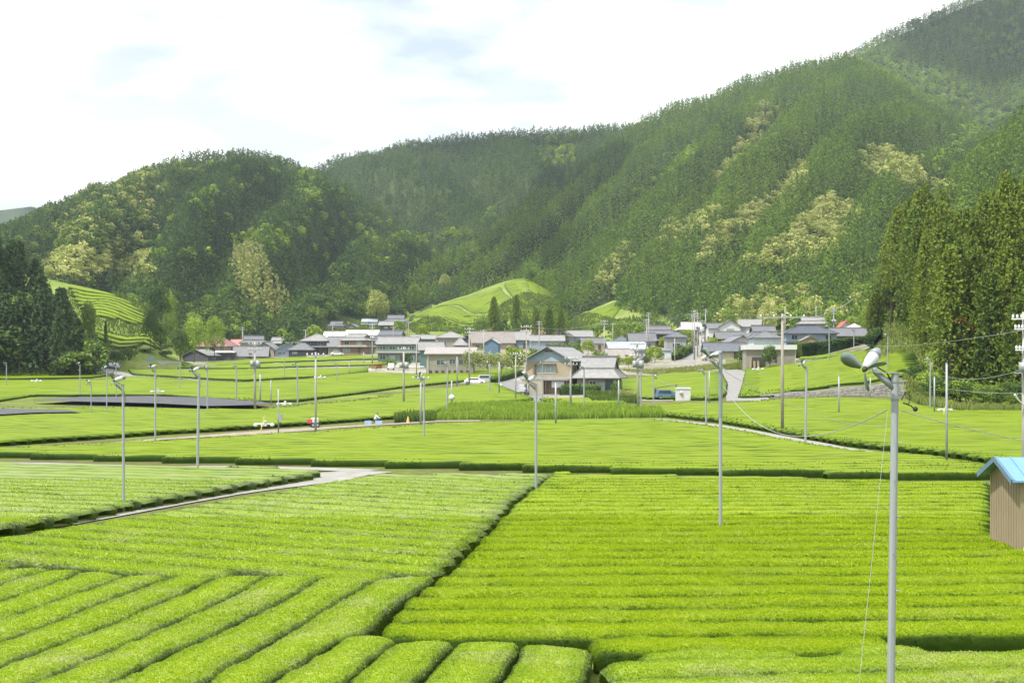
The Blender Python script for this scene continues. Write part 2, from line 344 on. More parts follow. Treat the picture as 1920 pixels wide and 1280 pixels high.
def roof_mat(nm, c, rough=.45, pitch=.30):
    m, t, o = mat_new("roof_" + nm)
    b = N(t, "ShaderNodeBsdfPrincipled"); b.inputs["Roughness"].default_value = rough
    tcn = N(t, "ShaderNodeTexCoord"); n = N(t, "ShaderNodeTexNoise"); n.inputs["Scale"].default_value = 1.1; n.inputs["Detail"].default_value = 7
    t.links.new(tcn.outputs["Object"], n.inputs["Vector"])
    w1 = N(t, "ShaderNodeTexWave"); w1.wave_type = 'BANDS'; w1.bands_direction = 'Z'; w1.inputs["Scale"].default_value = .314 / (pitch * .42); w1.inputs["Distortion"].default_value = .3
    t.links.new(tcn.outputs["Object"], w1.inputs["Vector"])
    w2 = N(t, "ShaderNodeTexWave"); w2.wave_type = 'BANDS'; w2.bands_direction = 'X'; w2.inputs["Scale"].default_value = .314 / pitch; t.links.new(tcn.outputs["Object"], w2.inputs["Vector"])
    c1 = ramp(t, n.outputs[0], [(.3, tuple(x * .72 for x in c)), (.7, tuple(min(1, x * 1.15) for x in c))])
    c2 = mixc(t, .35, c1, mixc(t, w1.outputs[0], tuple(x * .45 for x in c), c), "MIX")
    t.links.new(c2, b.inputs["Base Color"])
    bp = N(t, "ShaderNodeBump"); bp.inputs["Strength"].default_value = .5; bp.inputs["Distance"].default_value = .05
    t.links.new(math_n(t, "ADD", w1.outputs[0], w2.outputs[0]), bp.inputs["Height"]); t.links.new(bp.outputs[0], b.inputs["Normal"])
    t.links.new(b.outputs[0], o.inputs[0]); M['r_' + nm] = m
for nm, c in (("grey", (.14, .145, .16)), ("lightgrey", (.25, .25, .25)), ("darkgrey", (.115, .125, .15)), ("navy", (.055, .068, .095)), ("maroon", (.24, .10, .085)),
              ("pinkish", (.30, .27, .255)), ("white", (.60, .60, .59)), ("red", (.55, .17, .15)), ("salmon", (.42, .26, .20)), ("brown", (.235, .21, .195)), ("paleblue", (.34, .38, .42)), ("cyan", (.16, .30, .41))):
    roof_mat(nm, c, .4 if nm not in ("white",) else .5)
M['bluesheet'] = mat_plain('blue_sheet_metal', (.13, .28, .43), .45, .06, 1.2, stretch=(1, 1, .3))
# land materials
def mat_land(name, c_lo, c_mid, c_hi, s1=.05, s2=1.2):
    m, t, o = mat_new(name); b = N(t, "ShaderNodeBsdfPrincipled"); b.inputs["Roughness"].default_value = .95; b.inputs["Specular IOR Level"].default_value = .1
    g = N(t, "ShaderNodeNewGeometry"); n = N(t, "ShaderNodeTexNoise"); n.inputs["Scale"].default_value = s1; n.inputs["Detail"].default_value = 8; t.links.new(g.outputs["Position"], n.inputs["Vector"])
    n2_ = N(t, "ShaderNodeTexNoise"); n2_.inputs["Scale"].default_value = s2; n2_.inputs["Detail"].default_value = 6; t.links.new(g.outputs["Position"], n2_.inputs["Vector"])
    x = math_n(t, "ADD", math_n(t, "MULTIPLY", n.outputs[0], .6), math_n(t, "MULTIPLY", n2_.outputs[0], .4))
    t.links.new(ramp(t, x, [(.38, c_lo), (.5, c_mid), (.62, c_hi)]), b.inputs["Base Color"])
    bp = N(t, "ShaderNodeBump"); bp.inputs["Strength"].default_value = .6; bp.inputs["Distance"].default_value = .1
    t.links.new(n2_.outputs[0], bp.inputs["Height"]); t.links.new(bp.outputs[0], b.inputs["Normal"]); t.links.new(b.outputs[0], o.inputs[0]); return m
M['ground'] = mat_land("field_ground", (.10, .075, .045), (.10, .13, .03), (.17, .22, .04))
M['hill'] = mat_land("hill_floor", (.02, .03, .012), (.035, .055, .018), (.06, .085, .025), .02, .3)
M['bank'] = mat_land("grassy_bank", (.09, .13, .025), (.14, .20, .035), (.22, .24, .08), .06, .6)
#@LAND
# ------------------------------------------------------------------ land mesh
def build_land():
    th = np.linspace(-0.66, 0.66, 600)
    ds = np.concatenate([np.array([-60, -20, 0, 6]), np.exp(np.linspace(math.log(12), math.log(3400), 500))])
    T, D = np.meshgrid(th, ds)
    X = T * np.maximum(D, 30); Y = D
    Z, K = land(X.ravel(), Y.ravel(), True)
    Z = np.where(Y.ravel() < 120, 0.0, Z); K = np.where(Y.ravel() < 120, -1, K)
    nx = len(th); ny = len(ds)
    V = np.stack([X.ravel(), Y.ravel(), Z], 1)
    i, j = np.meshgrid(np.arange(ny - 1), np.arange(nx - 1), indexing='ij')
    q = np.stack([i * nx + j, i * nx + j + 1, (i + 1) * nx + j + 1, (i + 1) * nx + j], -1).reshape(-1, 4)
    kq = K[q[:, 0]]
    names = [l[0] for l in LAY]
    bankset = [names.index(n) for n in ("tea", "tea2", "slope", "nearright")]
    far_gr = V[q[:, 0], 1] > 700
    isg = kq < 0; isb = np.isin(kq, bankset)
    for nm, msk, mat in (("ground", isg, M['ground']), ("grassy_hill", isb, M['bank']), ("hills", ~isg & ~isb, M['hill'])):
        f = q[msk]; used, inv = np.unique(f.ravel(), return_inverse=True)
        VV = V[used]; ff = inv.reshape(-1, 4)
        if nm == "ground":      # the same sheet runs on behind and beside everything, out to the horizon
            b = len(VV); S = 3700
            VV = np.vstack([VV, [(-S, -S, -.6), (S, -S, -.6), (S, S, -.6), (-S, S, -.6)]]); ff = np.vstack([ff, [[b, b + 1, b + 2, b + 3]]])
        tag(put(nm, np_mesh(nm, VV, ff, mat, smooth_=True)), kind="structure")
build_land()
# ------------------------------------------------------------------ strips and patches lying on the land
def drape(poly, off=.04, step=2.0):
    """polygon in world xy -> triangulated sheet following the land"""
    import bmesh
    bm = bmesh.new(); vs_ = [bm.verts.new((x, y, 0)) for x, y in poly]; bm.faces.new(vs_)
    bmesh.ops.triangulate(bm, faces=bm.faces[:])
    for _ in range(7):
        es = [e for e in bm.edges if e.calc_length() > step * (1 + e.verts[0].co.y / 120)]
        if not es or len(bm.edges) > 6000: break
        bmesh.ops.subdivide_edges(bm, edges=es, cuts=1); bmesh.ops.triangulate(bm, faces=bm.faces[:])
    co = np.array([v.co[:] for v in bm.verts]); z = land(co[:, 0], co[:, 1]) + off
    for v, zz_ in zip(bm.verts, z): v.co.z = zz_
    if bm.faces and sum(f.normal.z for f in bm.faces) < 0: bmesh.ops.reverse_faces(bm, faces=bm.faces[:])
    me = bpy.data.meshes.new("sheet"); bm.to_mesh(me); bm.free(); return me
def strip(name, pts, wid, mat, off=.05, px=True):
    P = [hit(u, v) for u, v in pts] if px else pts
    P = [Vector(p) for p in P]; out = []
    # resample
    Q = []
    for a, b in zip(P, P[1:]):
        n = max(1, int((b - a).length / (1.5 + a.y / 80)))
        Q += [a.lerp(b, k / n) for k in range(n)]
    Q.append(P[-1])
    wd = np.interp(np.linspace(0, 1, len(Q)), np.linspace(0, 1, len(wid)), wid) if isinstance(wid, (list, tuple)) else [wid] * len(Q)
    V = []; Fc = []; C = 5
    for i, p in enumerate(Q):
        t = (Q[min(i + 1, len(Q) - 1)] - Q[max(i - 1, 0)]).normalized(); nrm = Vector((-t.y, t.x))
        for k in range(C):
            s_ = (k / (C - 1) - .5) * wd[i] + (.08 * (random.random() - .5) if k in (0, C - 1) else 0)
            q_ = p + nrm * s_; V.append((q_.x, q_.y, 0))
    V = np.array(V); V[:, 2] = land(V[:, 0], V[:, 1]) + off
    for i in range(len(Q) - 1):
        for k in range(C - 1): Fc.append((i * C + k, i * C + k + 1, (i + 1) * C + k + 1, (i + 1) * C + k))
    o = put(name, np_mesh(name, V, np.array(Fc), mat)); return tag(o, kind="structure")
strip("path", [(-100, 1010), (120, 985), (280, 955), (430, 927), (590, 900), (640, 890), (700, 884)], [.7, .7, .8, .9, 1.4, 4.0, 3.0], M['path'])
strip("path", [(690, 884), (600, 880), (450, 876), (290, 876), (100, 870), (-100, 866)], [2.5, 1.6, 1.2, 1.0, .8, .8], M['path'], .06)
strip("path", [(-80, 850), (60, 843), (200, 832), (300, 824), (450, 814), (600, 803), (700, 797), (820, 790), (900, 789)], [.8, 1.0, 1.2, 1.6, 3.6, 4.2, 2.4, 2.0, 3.0], M['dirt'])
strip("path", [(1235, 786), (1320, 795), (1400, 808), (1480, 825), (1550, 838), (1620, 847), (1720, 858), (1850, 874)], [1.0, 1.6, 1.8, 2.0, 3.4, 1.6, 1.2, 1.0], M['path'])
# valley road beside the shop house, village lane, field road on the right, farm track far left
road = strip("road", [(1085, 768), (1020, 752), (975, 738), (952, 718), (975, 706), (1040, 697)], [4.5, 5.0, 6.5, 7.5, 7.0, 6.0], M['asphalt'])
strip("road_marking", [(962, 744), (945, 732), (936, 718), (950, 708)], .35, M['paint'], .07)
strip("road", [(1405, 752), (1392, 730), (1385, 712), (1380, 700), (1350, 690), (1290, 684), (1215, 682)], [6.5, 5.6, 5.2, 5.0, 4.5, 4.0, 4.0], M['roadpink'])
strip("road", [(1275, 683), (1290, 672), (1308, 658), (1318, 646), (1325, 638)], [8, 5.0, 4.5, 4.5, 4.5], M['roadpink'], .07)
strip("road", [(245, 706), (215, 698), (195, 690), (215, 683), (300, 680), (340, 681)], [3.0, 3.5, 4, 4, 4, 4], M['roadpink'])
strip("path", [(400, 716), (330, 708), (250, 704)], 1.4, M['path'])
strip("path", [(1010, 757), (1050, 765), (1110, 767), (1160, 768)], 1.2, M['path'])
tag(put("bare_soil", drape([hit(u, v) for u, v in [(1165, 694), (1350, 686), (1355, 692), (1215, 704), (1160, 702)]], .05)), kind="structure").data.materials.append(M['dirt'])
tag(put("yard", drape([hit(u, v) for u, v in [(985, 742), (1165, 742), (1190, 757), (1010, 757)]], .035)), kind="structure").data.materials.append(M['dirt'])
tag(put("yard", drape([hit(u, v) for u, v in [(1196, 741), (1262, 741), (1262, 752), (1196, 752)]], .05)), kind="structure").data.materials.append(M['dirt'])
tag(put("village_ground", drape([hit(u, v) for u, v in [(345, 682), (560, 679), (700, 682), (800, 705), (940, 700), (1010, 742), (1150, 744), (1160, 700), (1400, 694), (1480, 686), (1490, 660), (1640, 648), (1640, 640), (1300, 630), (1000, 640), (760, 640), (620, 630), (600, 655), (345, 672)]], .03, 5)), kind="structure").data.materials.append(mat_land("village_gravel", (.10, .12, .04), (.22, .21, .17), (.36, .34, .30), .05, .4))
# ------------------------------------------------------------------ tea
ORD = ["first", "second", "third", "fourth", "fifth", "sixth", "seventh", "eighth", "ninth", "tenth", "eleventh", "twelfth", "thirteenth", "fourteenth", "fifteenth", "sixteenth", "seventeenth",
       "eighteenth", "nineteenth", "twentieth", "twenty-first", "twenty-second", "twenty-third", "twenty-fourth", "twenty-fifth", "twenty-sixth", "twenty-seventh", "twenty-eighth", "twenty-ninth", "thirtieth"]
ORD += ["thirty-" + o for o in ORD[:9]] + ["fortieth"] + ["forty-" + o for o in ORD[:9]]+ ["fiftieth"] + ["fifty-" + o for o in ORD[:9]] + ["sixtieth"] + ["sixty-" + o for o in ORD[:9]] + ["seventieth"] + ["seventy-" + o for o in ORD[:9]]
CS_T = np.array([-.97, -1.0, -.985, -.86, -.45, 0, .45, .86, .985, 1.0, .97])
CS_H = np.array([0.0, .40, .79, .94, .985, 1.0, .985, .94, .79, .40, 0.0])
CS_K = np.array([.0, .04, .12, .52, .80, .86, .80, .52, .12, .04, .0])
def hedge(L, Rr, h=.48, seed=0, dist=40, rough=1.0, endtaper=.5):
    """one clipped tea row between two edge lines (n,2); returns verts, quads, k and the arrays the shoots grow from"""
    L = np.asarray(L, float); Rr = np.asarray(Rr, float); n = len(L)
    Cn = (L + Rr) / 2; Hv = (Rr - L) / 2
    s = np.concatenate([[0], np.cumsum(np.hypot(*np.diff(Cn, axis=0).T))]); tot = s[-1]
    e = np.minimum(s, tot - s); wt = np.clip(e / max(endtaper, 1e-3), 0, 1); wt = np.sqrt(1 - (1 - wt) ** 2) * .30 + .70
    ht = np.clip(.45 + e / max(endtaper, 1e-3) * .9, 0, 1) ** .5
    ht = np.maximum(ht, .05)
    m = len(CS_T)
    P = Cn[:, None, :] + Hv[:, None, :] * (CS_T[None, :, None] * wt[:, None, None])
    zg = land(P[..., 0].ravel(), P[..., 1].ravel()).reshape(n, m) if Cn[:, 1].max() > 119 else np.zeros((n, m))
    hh = h * CS_H[None, :] * ht[:, None]
    amp = .05 * rough
    nz = fbm(P[..., 0] * 2.6, P[..., 1] * 2.6, 3 + seed % 5, 2) * amp * 2.2 + fbm(P[..., 0] / 3.5, P[..., 1] / 3.5, 9, 2) * .10 * rough
    hh = hh + nz * np.clip(CS_H[None, :] * 1.3, 0, 1)
    side = (CS_H < .95)
    P = P + Hv[:, None, :] * ((fbm(P[..., 0] * 2.1 + 5, P[..., 1] * 2.1, 13, 2) * .16 * rough) * side[None, :] * np.sign(CS_T)[None, :])[..., None]
    V = np.concatenate([P, (zg + hh)[..., None]], -1).reshape(-1, 3)
    if n > 1: V[:, 2] = np.where(V[:, 2] < -.02, -.02, V[:, 2]) if Cn[:, 1].max() <= 119 else V[:, 2]
    i, j = np.meshgrid(np.arange(n - 1), np.arange(m - 1), indexing='ij')
    q = np.stack([i * m + j, (i + 1) * m + j, (i + 1) * m + j + 1, i * m + j + 1], -1).reshape(-1, 4)
    q = q[:, ::-1] if np.cross(L[-1] - L[0], Rr[0] - L[0]) > 0 else q
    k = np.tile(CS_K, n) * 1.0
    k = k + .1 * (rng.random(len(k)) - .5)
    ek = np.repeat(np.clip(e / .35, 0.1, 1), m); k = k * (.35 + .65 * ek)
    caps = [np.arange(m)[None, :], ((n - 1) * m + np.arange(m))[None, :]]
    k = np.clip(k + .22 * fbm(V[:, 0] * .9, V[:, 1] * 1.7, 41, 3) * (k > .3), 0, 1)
    return V, q, k, P, (zg + hh), e
def shoots(V, q, k, dens, size, kk=(.72, .3), lean=.5, flat=0.0):
    """young shoots / leaves over the row surface: three small blades each"""
    a = V[q[:, 0]]; b = V[q[:, 1]]; c = V[q[:, 2]]; d = V[q[:, 3]]
    nrm = np.cross(c - a, d - b); ar = np.linalg.norm(nrm, axis=1) / 2; nrm = nrm / (2 * ar[:, None] + 1e-9)
    flip = nrm[:, 2] < 0; nrm[flip] *= -1
    cnt = rng.poisson(ar * dens); idx = np.repeat(np.arange(len(q)), cnt); n = len(idx)
    if n == 0: return None
    s = rng.random(n)[:, None]; t = rng.random(n)[:, None]
    p = (a[idx] * (1 - s) + b[idx] * s) * (1 - t) + (d[idx] * (1 - s) + c[idx] * s) * t
    kq = (k[q[idx, 0]] + k[q[idx, 2]]) / 2
    up = nrm[idx] * .5 + np.array([0, 0, .8]); up += (rng.random((n, 3)) - .5) * .6
    up /= np.linalg.norm(up, axis=1)[:, None]
    az = rng.random(n) * 2 * math.pi
    sd = np.stack([np.cos(az), np.sin(az), (rng.random(n) - .5) * .6], 1)
    sz = size * (.6 + .8 * rng.random(n))
    VV = []; 
    out_dir = np.cross(up, sd); out_dir /= np.linalg.norm(out_dir, axis=1)[:, None] + 1e-9
    base = p - up * (sz * .25)[:, None]
    tip1 = p + (up * .9 + out_dir * lean) * sz[:, None]
    tip2 = p + (up * .7 - out_dir * lean * 1.2) * sz[:, None]
    wdt = sd * (sz * .38)[:, None]
    mid1 = (base + tip1) / 2; mid2 = (base + tip2) / 2
    VV = np.stack([base, mid1 + wdt, tip1, mid1 - wdt, base, mid2 + wdt * .9, tip2, mid2 - wdt * .9], 1).reshape(-1, 3)
    o = np.arange(n)[:, None] * 8
    Fq = np.concatenate([o + np.array([0, 1, 2, 3]), o + np.array([4, 5, 6, 7])], 0)
    kv = np.clip(kq + (rng.random(n) - .45) * kk[1] * .9, 0, 1)
    kv = np.repeat(kv, 8) + np.tile([-.12, 0, .10, 0] * 2, n)
    return VV, Fq, np.clip(kv, 0, 1)
def lod(d):
    """shoot size and density at distance d: about 1.3 px of the final picture"""
    s = np.clip(.034 * d / 30, .03, .3); return s, min(800, .75 / s ** 2)
def join(parts):
    V = []; Q = []; K = []; b = 0
    for v, q, k in parts:
        V.append(v); Q.append(q + b); K.append(k); b += len(v)
    return np.vstack(V), np.vstack(Q), np.concatenate(K)
TEA_ROWS = []   # (distance, plotname, n-th, parts) ; the nearest become objects of their own
def row_from_edges(L, Rr, h=.48, step=.4, seed=0, grow=True, rough=1.0, taper=.5, kmul=1.0):
    L = np.asarray(L, float); Rr = np.asarray(Rr, float)
    C = (L + Rr) / 2; s = np.concatenate([[0], np.cumsum(np.hypot(*np.diff(C, axis=0).T))])
    n = max(4, int(s[-1] / step) + 1); e_ = [0, min(.08, s[-1] * .1), min(.2, s[-1] * .2)]
    ss = np.unique(np.concatenate([e_, s[-1] - np.array(e_), np.linspace(0, s[-1], n)]))
    L2 = np.stack([np.interp(ss, s, L[:, a]) for a in (0, 1)], 1); R2 = np.stack([np.interp(ss, s, Rr[:, a]) for a in (0, 1)], 1)
    dist = max(15, np.median(C[:, 1]))
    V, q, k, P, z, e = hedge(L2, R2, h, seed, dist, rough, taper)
    k = k * kmul * np.where(k > .4, 1 - .14 * smooth(48, 88, V[:, 1]), 1)  # distant tops darkened in colour to stand in for shading among the shoots
    parts = [(V, q, k)]; eV = np.repeat(e, len(CS_T))
    if grow and dist < 230:
        # density follows the distance of each stretch
        dq = V[q[:, 0], 1]
        bands = [15, 24, 32, 42, 56, 75, 100, 135, 180, 240]
        for b0, b1 in zip(bands, bands[1:]):
            sel = q[(dq >= b0) & (dq < b1)]
            if len(sel):
                sz, de = lod((b0 + b1) / 2)
                if b0 >= 56:            # farther off only the ragged sides still show single sprays
                    ks = (k[sel[:, 0]] + k[sel[:, 2]]) / 2; sd = sel[ks < .3]; tp = sel[ks >= .5]
                    if b0 >= 75: sd = sd[(eV[sd[:, 0]] < 1.3) | (seed < 5)]
                    if len(sd): r_ = shoots(V, sd, k, de, sz * .85); parts += [r_] if r_ else []
                    sel = tp; de *= .5; sz *= .6
                    if not len(sel) or b0 >= 75: continue
                r_ = shoots(V, sel, k, de, sz)
                if r_: parts.append(r_)
    return join(parts), dist
def scan_rows(Q, ang, pitch, wid, off0=0.0):
    """clip parallel row lines to the polygon Q (world xy)"""
    Q = np.asarray(Q, float); c, s = math.cos(R(ang)), math.sin(R(ang))
    A = Q @ np.array([[c, -s], [s, c]])       # rotate by -ang: x' along the row
    out = []; y = A[:, 1].min() + pitch * .5 + off0
    k = 0
    while y < A[:, 1].max():
        xs = []
        for i in range(len(A)):
            a, b = A[i], A[(i + 1) % len(A)]
            if (a[1] <= y) != (b[1] <= y): xs.append(a[0] + (y - a[1]) / (b[1] - a[1]) * (b[0] - a[0]))
        xs.sort()
        for x0, x1 in zip(xs[::2], xs[1::2]):
            if x1 - x0 > 1.2: out.append((k, x0, x1, y))
        y += pitch; k += 1
    res = []
    for k, x0, x1, y in out:
        n = max(2, int((x1 - x0) / 3)); xx = np.linspace(x0 + rng.random() * .16, x1 - rng.random() * .16, n)
        wob = fbm(xx / 14, np.full(n, y / 40), 4, 2) * .9
        yy = y + wob
        def back(x_, y_): return np.stack([x_ * c - y_ * s, x_ * s + y_ * c], 1)
        res.append((k, back(xx, yy + wid / 2), back(xx, yy - wid / 2)))
    return res
PLOTS = []
def px_poly(pts, off=.48): return [hit(u, v, off) for u, v in pts]
def plot(name, pts, ang, where, pitch=1.8, wid=1.66, h=.48, step=None, rough=1.0, off0=0, force_stuff=False, kmul=1.0, world=None):
    Q = world or px_poly(pts, h)
    dist = np.median([p[1] for p in Q])
    st = step or float(np.clip(dist / 90, .35, 6))
    rows = scan_rows(Q, ang, pitch, wid, off0)
    for i, (k, L, Rr) in enumerate(rows):
        (g, d) = row_from_edges(L, Rr, h, st, i, True, rough, .3, kmul)
        TEA_ROWS.append(dict(d=d if not force_stuff else 9e9, plot=name, where=where, g=g, n=i, kind='scan'))
# --- the diagonal rows of the left foreground, from the gaps between them
def gl(pts, off=.46):
    P = [hit(u, v, off) for u, v in pts]
    (x0, y0), (x1, y1) = P[0], P[1]        # run on below the frame
    t = (22 - y0) / (y1 - y0) if y1 != y0 else 0
    if y0 > 22 and pts[0][1] > 1240: P = [(x0 + (x1 - x0) * t, 22.0)] + P
    return np.array(P)
G_MAIN = [(505, 1280), (575, 1235), (650, 1193), (697, 1183), (732, 1142), (760, 1122), (795, 1100), (822, 1078)]
GAPS = [G_MAIN,
 [(380, 1280), (440, 1240), (495, 1212), (560, 1175), (625, 1132), (670, 1107), (704, 1084)],
 [(215, 1277), (312, 1227), (400, 1192), (482, 1150), (537, 1122), (607, 1079)],
 [(70, 1277), (180, 1230), (250, 1200), (325, 1167), (400, 1134), (475, 1095), (507, 1077)],
 [(-110, 1290), (0, 1245), (110, 1202), (182, 1180), (235, 1160), (300, 1130), (370, 1100), (410, 1080)],
 [(-210, 1275), (0, 1200), (100, 1165), (185, 1132), (250, 1107), (328, 1080)],
 [(-250, 1240), (0, 1160), (95, 1130), (155, 1109), (243, 1078)],
 [(-250, 1195), (0, 1126), (65, 1107), (107, 1092), (165, 1070)],
 [(-250, 1155), (0, 1097), (75, 1075), (110, 1066)],
 [(-250, 1125), (0, 1074), (30, 1066)],
 [(-400, 1120), (-150, 1082), (-40, 1064)]]
GW = [gl(g) for g in GAPS]
def resamp(P, n=24):
    P = np.asarray(P); s = np.concatenate([[0], np.cumsum(np.hypot(*np.diff(P, axis=0).T))]); t = np.linspace(0, s[-1], n)
    return np.stack([np.interp(t, s, P[:, 0]), np.interp(t, s, P[:, 1])], 1)
def between(A, B, gap=.05, n=24):
    A = resamp(A, n); B = resamp(B, n); d = B - A; l = np.hypot(d[:, 0], d[:, 1])[:, None]; u = d / l
    wob = (fbm(np.arange(n) / 2.5, np.full(n, A[0, 0]), 21, 2) * .20)[:, None]
    return A + u * (gap / 2 + np.abs(wob)), B - u * (gap / 2 + np.abs(wob[::-1]))
nD = len(GW) - 1
for i in range(nD):
    Rr, L = between(GW[i], GW[i + 1], .03)
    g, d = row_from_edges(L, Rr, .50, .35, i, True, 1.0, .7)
    TEA_ROWS.append(dict(d=1 + i * .01, plot="D", where=None, g=g, n=i, label="%s long diagonal tea row from the dark gap, slanting up across the lower left" % (ORD[i] if i else "first, next to the dark gap,") if i else "long diagonal tea row running right beside the dark gap"))
E_G = [G_MAIN[:4], [(650, 1277), (705, 1230), (750, 1196)], [(787, 1277), (812, 1250), (863, 1197)], [(935, 1277), (960, 1240), (982, 1199)], [(1098, 1277), (1112, 1240), (1122, 1216)]]
EW = [gl(g) for g in E_G]
EL = ["short tea row starting at the foot of the widest dark gap", "short tea row ending under the right field, second from the widest dark gap", "broad short tea row in the middle of the bottom edge", "wide short tea row beside the bare soil pit at the bottom"]
for i in range(4):
    L, Rr = between(EW[i], EW[i + 1], .06 if i < 3 else .10)
    g, d = row_from_edges(L, Rr, .50, .3, 50 + i, True, 1.0, .8)
    TEA_ROWS.append(dict(d=1.5, plot="E", g=g, n=i, label=EL[i]))
# --- rows at the lower right
def px_row(pts, wid, h=.50, taper=.6):
    P = np.array([hit(u, v, h) for u, v in pts]); P = resamp(P, 30)
    t = np.gradient(P, axis=0); t /= np.hypot(t[:, 0], t[:, 1])[:, None]; nn = np.stack([-t[:, 1], t[:, 0]], 1)
    return row_from_edges(P + nn * wid / 2, P - nn * wid / 2, h, .3, int(pts[0][0]), True, 1.0, taper)[0]
for lab, pts, wd in (("short mound of tea left of the small dark gap, just under the right field", [(1205, 1233), (1280, 1228), (1400, 1225), (1512, 1223)], 1.1),
                     ("short mound of tea crossed by the big fan pole, under the right field", [(1562, 1217), (1650, 1213), (1755, 1217)], 1.0),
                     ("tea row just in front of the two short mounds at the lower right", [(1135, 1254), (1280, 1249), (1500, 1241), (1700, 1234), (1920, 1228), (2300, 1215)], 1.6),
                     ("nearest tea row at the lower right, running off the bottom edge", [(1122, 1292), (1300, 1285), (1500, 1276), (1700, 1268), (1920, 1258), (2300, 1240)], 1.62)):
    TEA_ROWS.append(dict(d=1.7, plot="B", g=px_row(pts, wd), n=0, label=lab))
for kk in (1,):
    P = [(1130 - 20 * kk, 1292 + 42 * kk), (1500, 1276 + 46 * kk), (1920, 1258 + 44 * kk), (2300, 1240 + 42 * kk)]
    TEA_ROWS.append(dict(d=1.8, plot="B", g=px_row(P, 1.62), n=0, label="tea row just below the lower right edge of the picture"))
# --- the big fields
A_POLY = [(702, 1186), (735, 1145), (762, 1125), (825, 1082), (866, 1048), (900, 1010), (960, 945), (1005, 912), (1037, 885), (1150, 886), (1300, 890), (1500, 893), (1640, 898), (1850, 900), (1856, 1000), (1890, 1008), (1925, 1025), (2080, 1015), (2350, 1030), (2500, 1190), (1920, 1196), (1550, 1212), (1280, 1222), (1150, 1226), (1090, 1203), (980, 1196), (830, 1192)]
plot("A", A_POLY, 2.0, "of the right field, counted from the bottom", 1.82, 1.75)
C_POLY = [(-420, 1112), (-300, 1078), (-150, 1040), (0, 1003), (150, 984), (280, 962), (430, 934), (600, 906), (700, 887), (1030, 887), (960, 935), (890, 1008), (855, 1045), (818, 1074), (706, 1082), (610, 1077), (500, 1074), (410, 1077), (325, 1077), (245, 1075), (165, 1067), (110, 1063), (30, 1063), (-40, 1062), (-300, 1100)]
plot("C", C_POLY, -27, "of the left field, counted from the diagonal rows", 1.78, 1.68)
plot("F", [(-300, 1035), (-150, 1012), (0, 985), (120, 966), (240, 942), (420, 912), (592, 884), (585, 878), (450, 873), (300, 874), (100, 867), (0, 863), (-300, 860)], -19, "of the field above the white path, counted from the front", 1.8, 1.66)
plot("G", [(-300, 846), (0, 838), (100, 834), (200, 829), (300, 824), (450, 815), (600, 808), (700, 800), (810, 793), (1000, 788), (1240, 786), (1300, 792), (1400, 806), (1480, 822), (1600, 842), (1750, 852), (1860, 868), (1855, 884), (1640, 884), (1300, 877), (1040, 872), (840, 866), (600, 860), (290, 853), (0, 846), (-300, 850)], .5, "behind the dark hedge face across the middle", 1.8, 1.68)
far_plots = [
 ("H", [(-300, 836), (0, 826), (200, 813), (290, 807), (450, 798), (590, 789), (700, 781), (810, 773), (825, 764), (930, 752), (1000, 746), (940, 722), (925, 716), (750, 736), (660, 750), (560, 758), (480, 766), (300, 764), (150, 764), (0, 764), (-300, 764)], -30),
 ("K", [(1180, 768), (1240, 774), (1340, 784), (1480, 808), (1600, 828), (1750, 842), (1850, 856), (2150, 890), (2200, 775), (1920, 768), (1800, 768), (1735, 760), (1690, 749), (1530, 744), (1440, 748), (1375, 755), (1290, 756), (1180, 760)], 4),
 ("L", [(1385, 742), (1440, 738), (1530, 725), (1600, 716), (1690, 703), (1728, 690), (1712, 660), (1695, 652), (1620, 660), (1500, 680), (1400, 690)], 7),
 ("M", [(1215, 744), (1268, 744), (1345, 746), (1362, 735), (1364, 715), (1350, 694), (1270, 697), (1215, 703), (1165, 712), (1168, 742)], 3),
 ("O", [(1010, 745), (1160, 744), (1180, 757), (1090, 762), (1045, 758)], 0),
 ("N1", [(-300, 752), (0, 748), (60, 739), (300, 738), (480, 750), (560, 748), (660, 736), (750, 724), (925, 706), (965, 700), (940, 696), (800, 700), (690, 697), (650, 700), (560, 711), (460, 717), (240, 706), (180, 712), (0, 712), (-300, 716)], -8),
 ("N2", [(250, 700), (350, 706), (460, 711), (620, 703), (690, 695), (690, 688), (600, 690), (480, 691), (330, 692), (240, 692)], -6),
 ("N3", [(330, 689), (460, 689), (600, 685), (700, 683), (745, 680), (700, 677), (560, 679), (450, 682), (340, 685)], -4),
 ("N4", [(-300, 710), (0, 708), (170, 706), (200, 702), (185, 692), (0, 693), (-300, 694)], 4),
 ("N5", [(340, 681), (500, 678), (620, 674), (700, 672), (790, 671), (800, 667), (700, 666), (600, 668), (460, 673), (345, 677)], 0),
 ("Q", [(930, 700), (960, 697), (965, 690), (900, 692), (880, 700)], 0),
 ("S", [(1500, 672), (1640, 660), (1690, 651), (1640, 652), (1560, 662), (1500, 668)], 5),
]
for nm, P, a in far_plots: plot(nm, P, a, None, 1.8, 1.74)
HILLS = [
 ("T1", [(765, 600), (800, 599), (905, 603), (880, 616), (800, 620)], 4), ("T2", [(772, 590), (860, 576), (910, 588), (905, 600), (800, 596)], 8),
 ("T3", [(800, 580), (870, 561), (938, 537), (960, 560), (915, 585), (865, 573)], 14), ("T4", [(945, 532), (967, 525), (990, 524), (1010, 531), (1034, 548), (1032, 567), (990, 574), (965, 560)], -6),
 ("T8", [(912, 589), (935, 578), (962, 563), (982, 576), (984, 602), (910, 604)], 10), ("T9", [(748, 604), (770, 592), (768, 600), (760, 606)], 6),
 ("T5", [(985, 578), (1033, 572), (1033, 600), (990, 600)], 0), ("T6", [(1068, 600), (1110, 582), (1152, 566), (1165, 575), (1150, 596), (1110, 616), (1068, 619)], 6)]
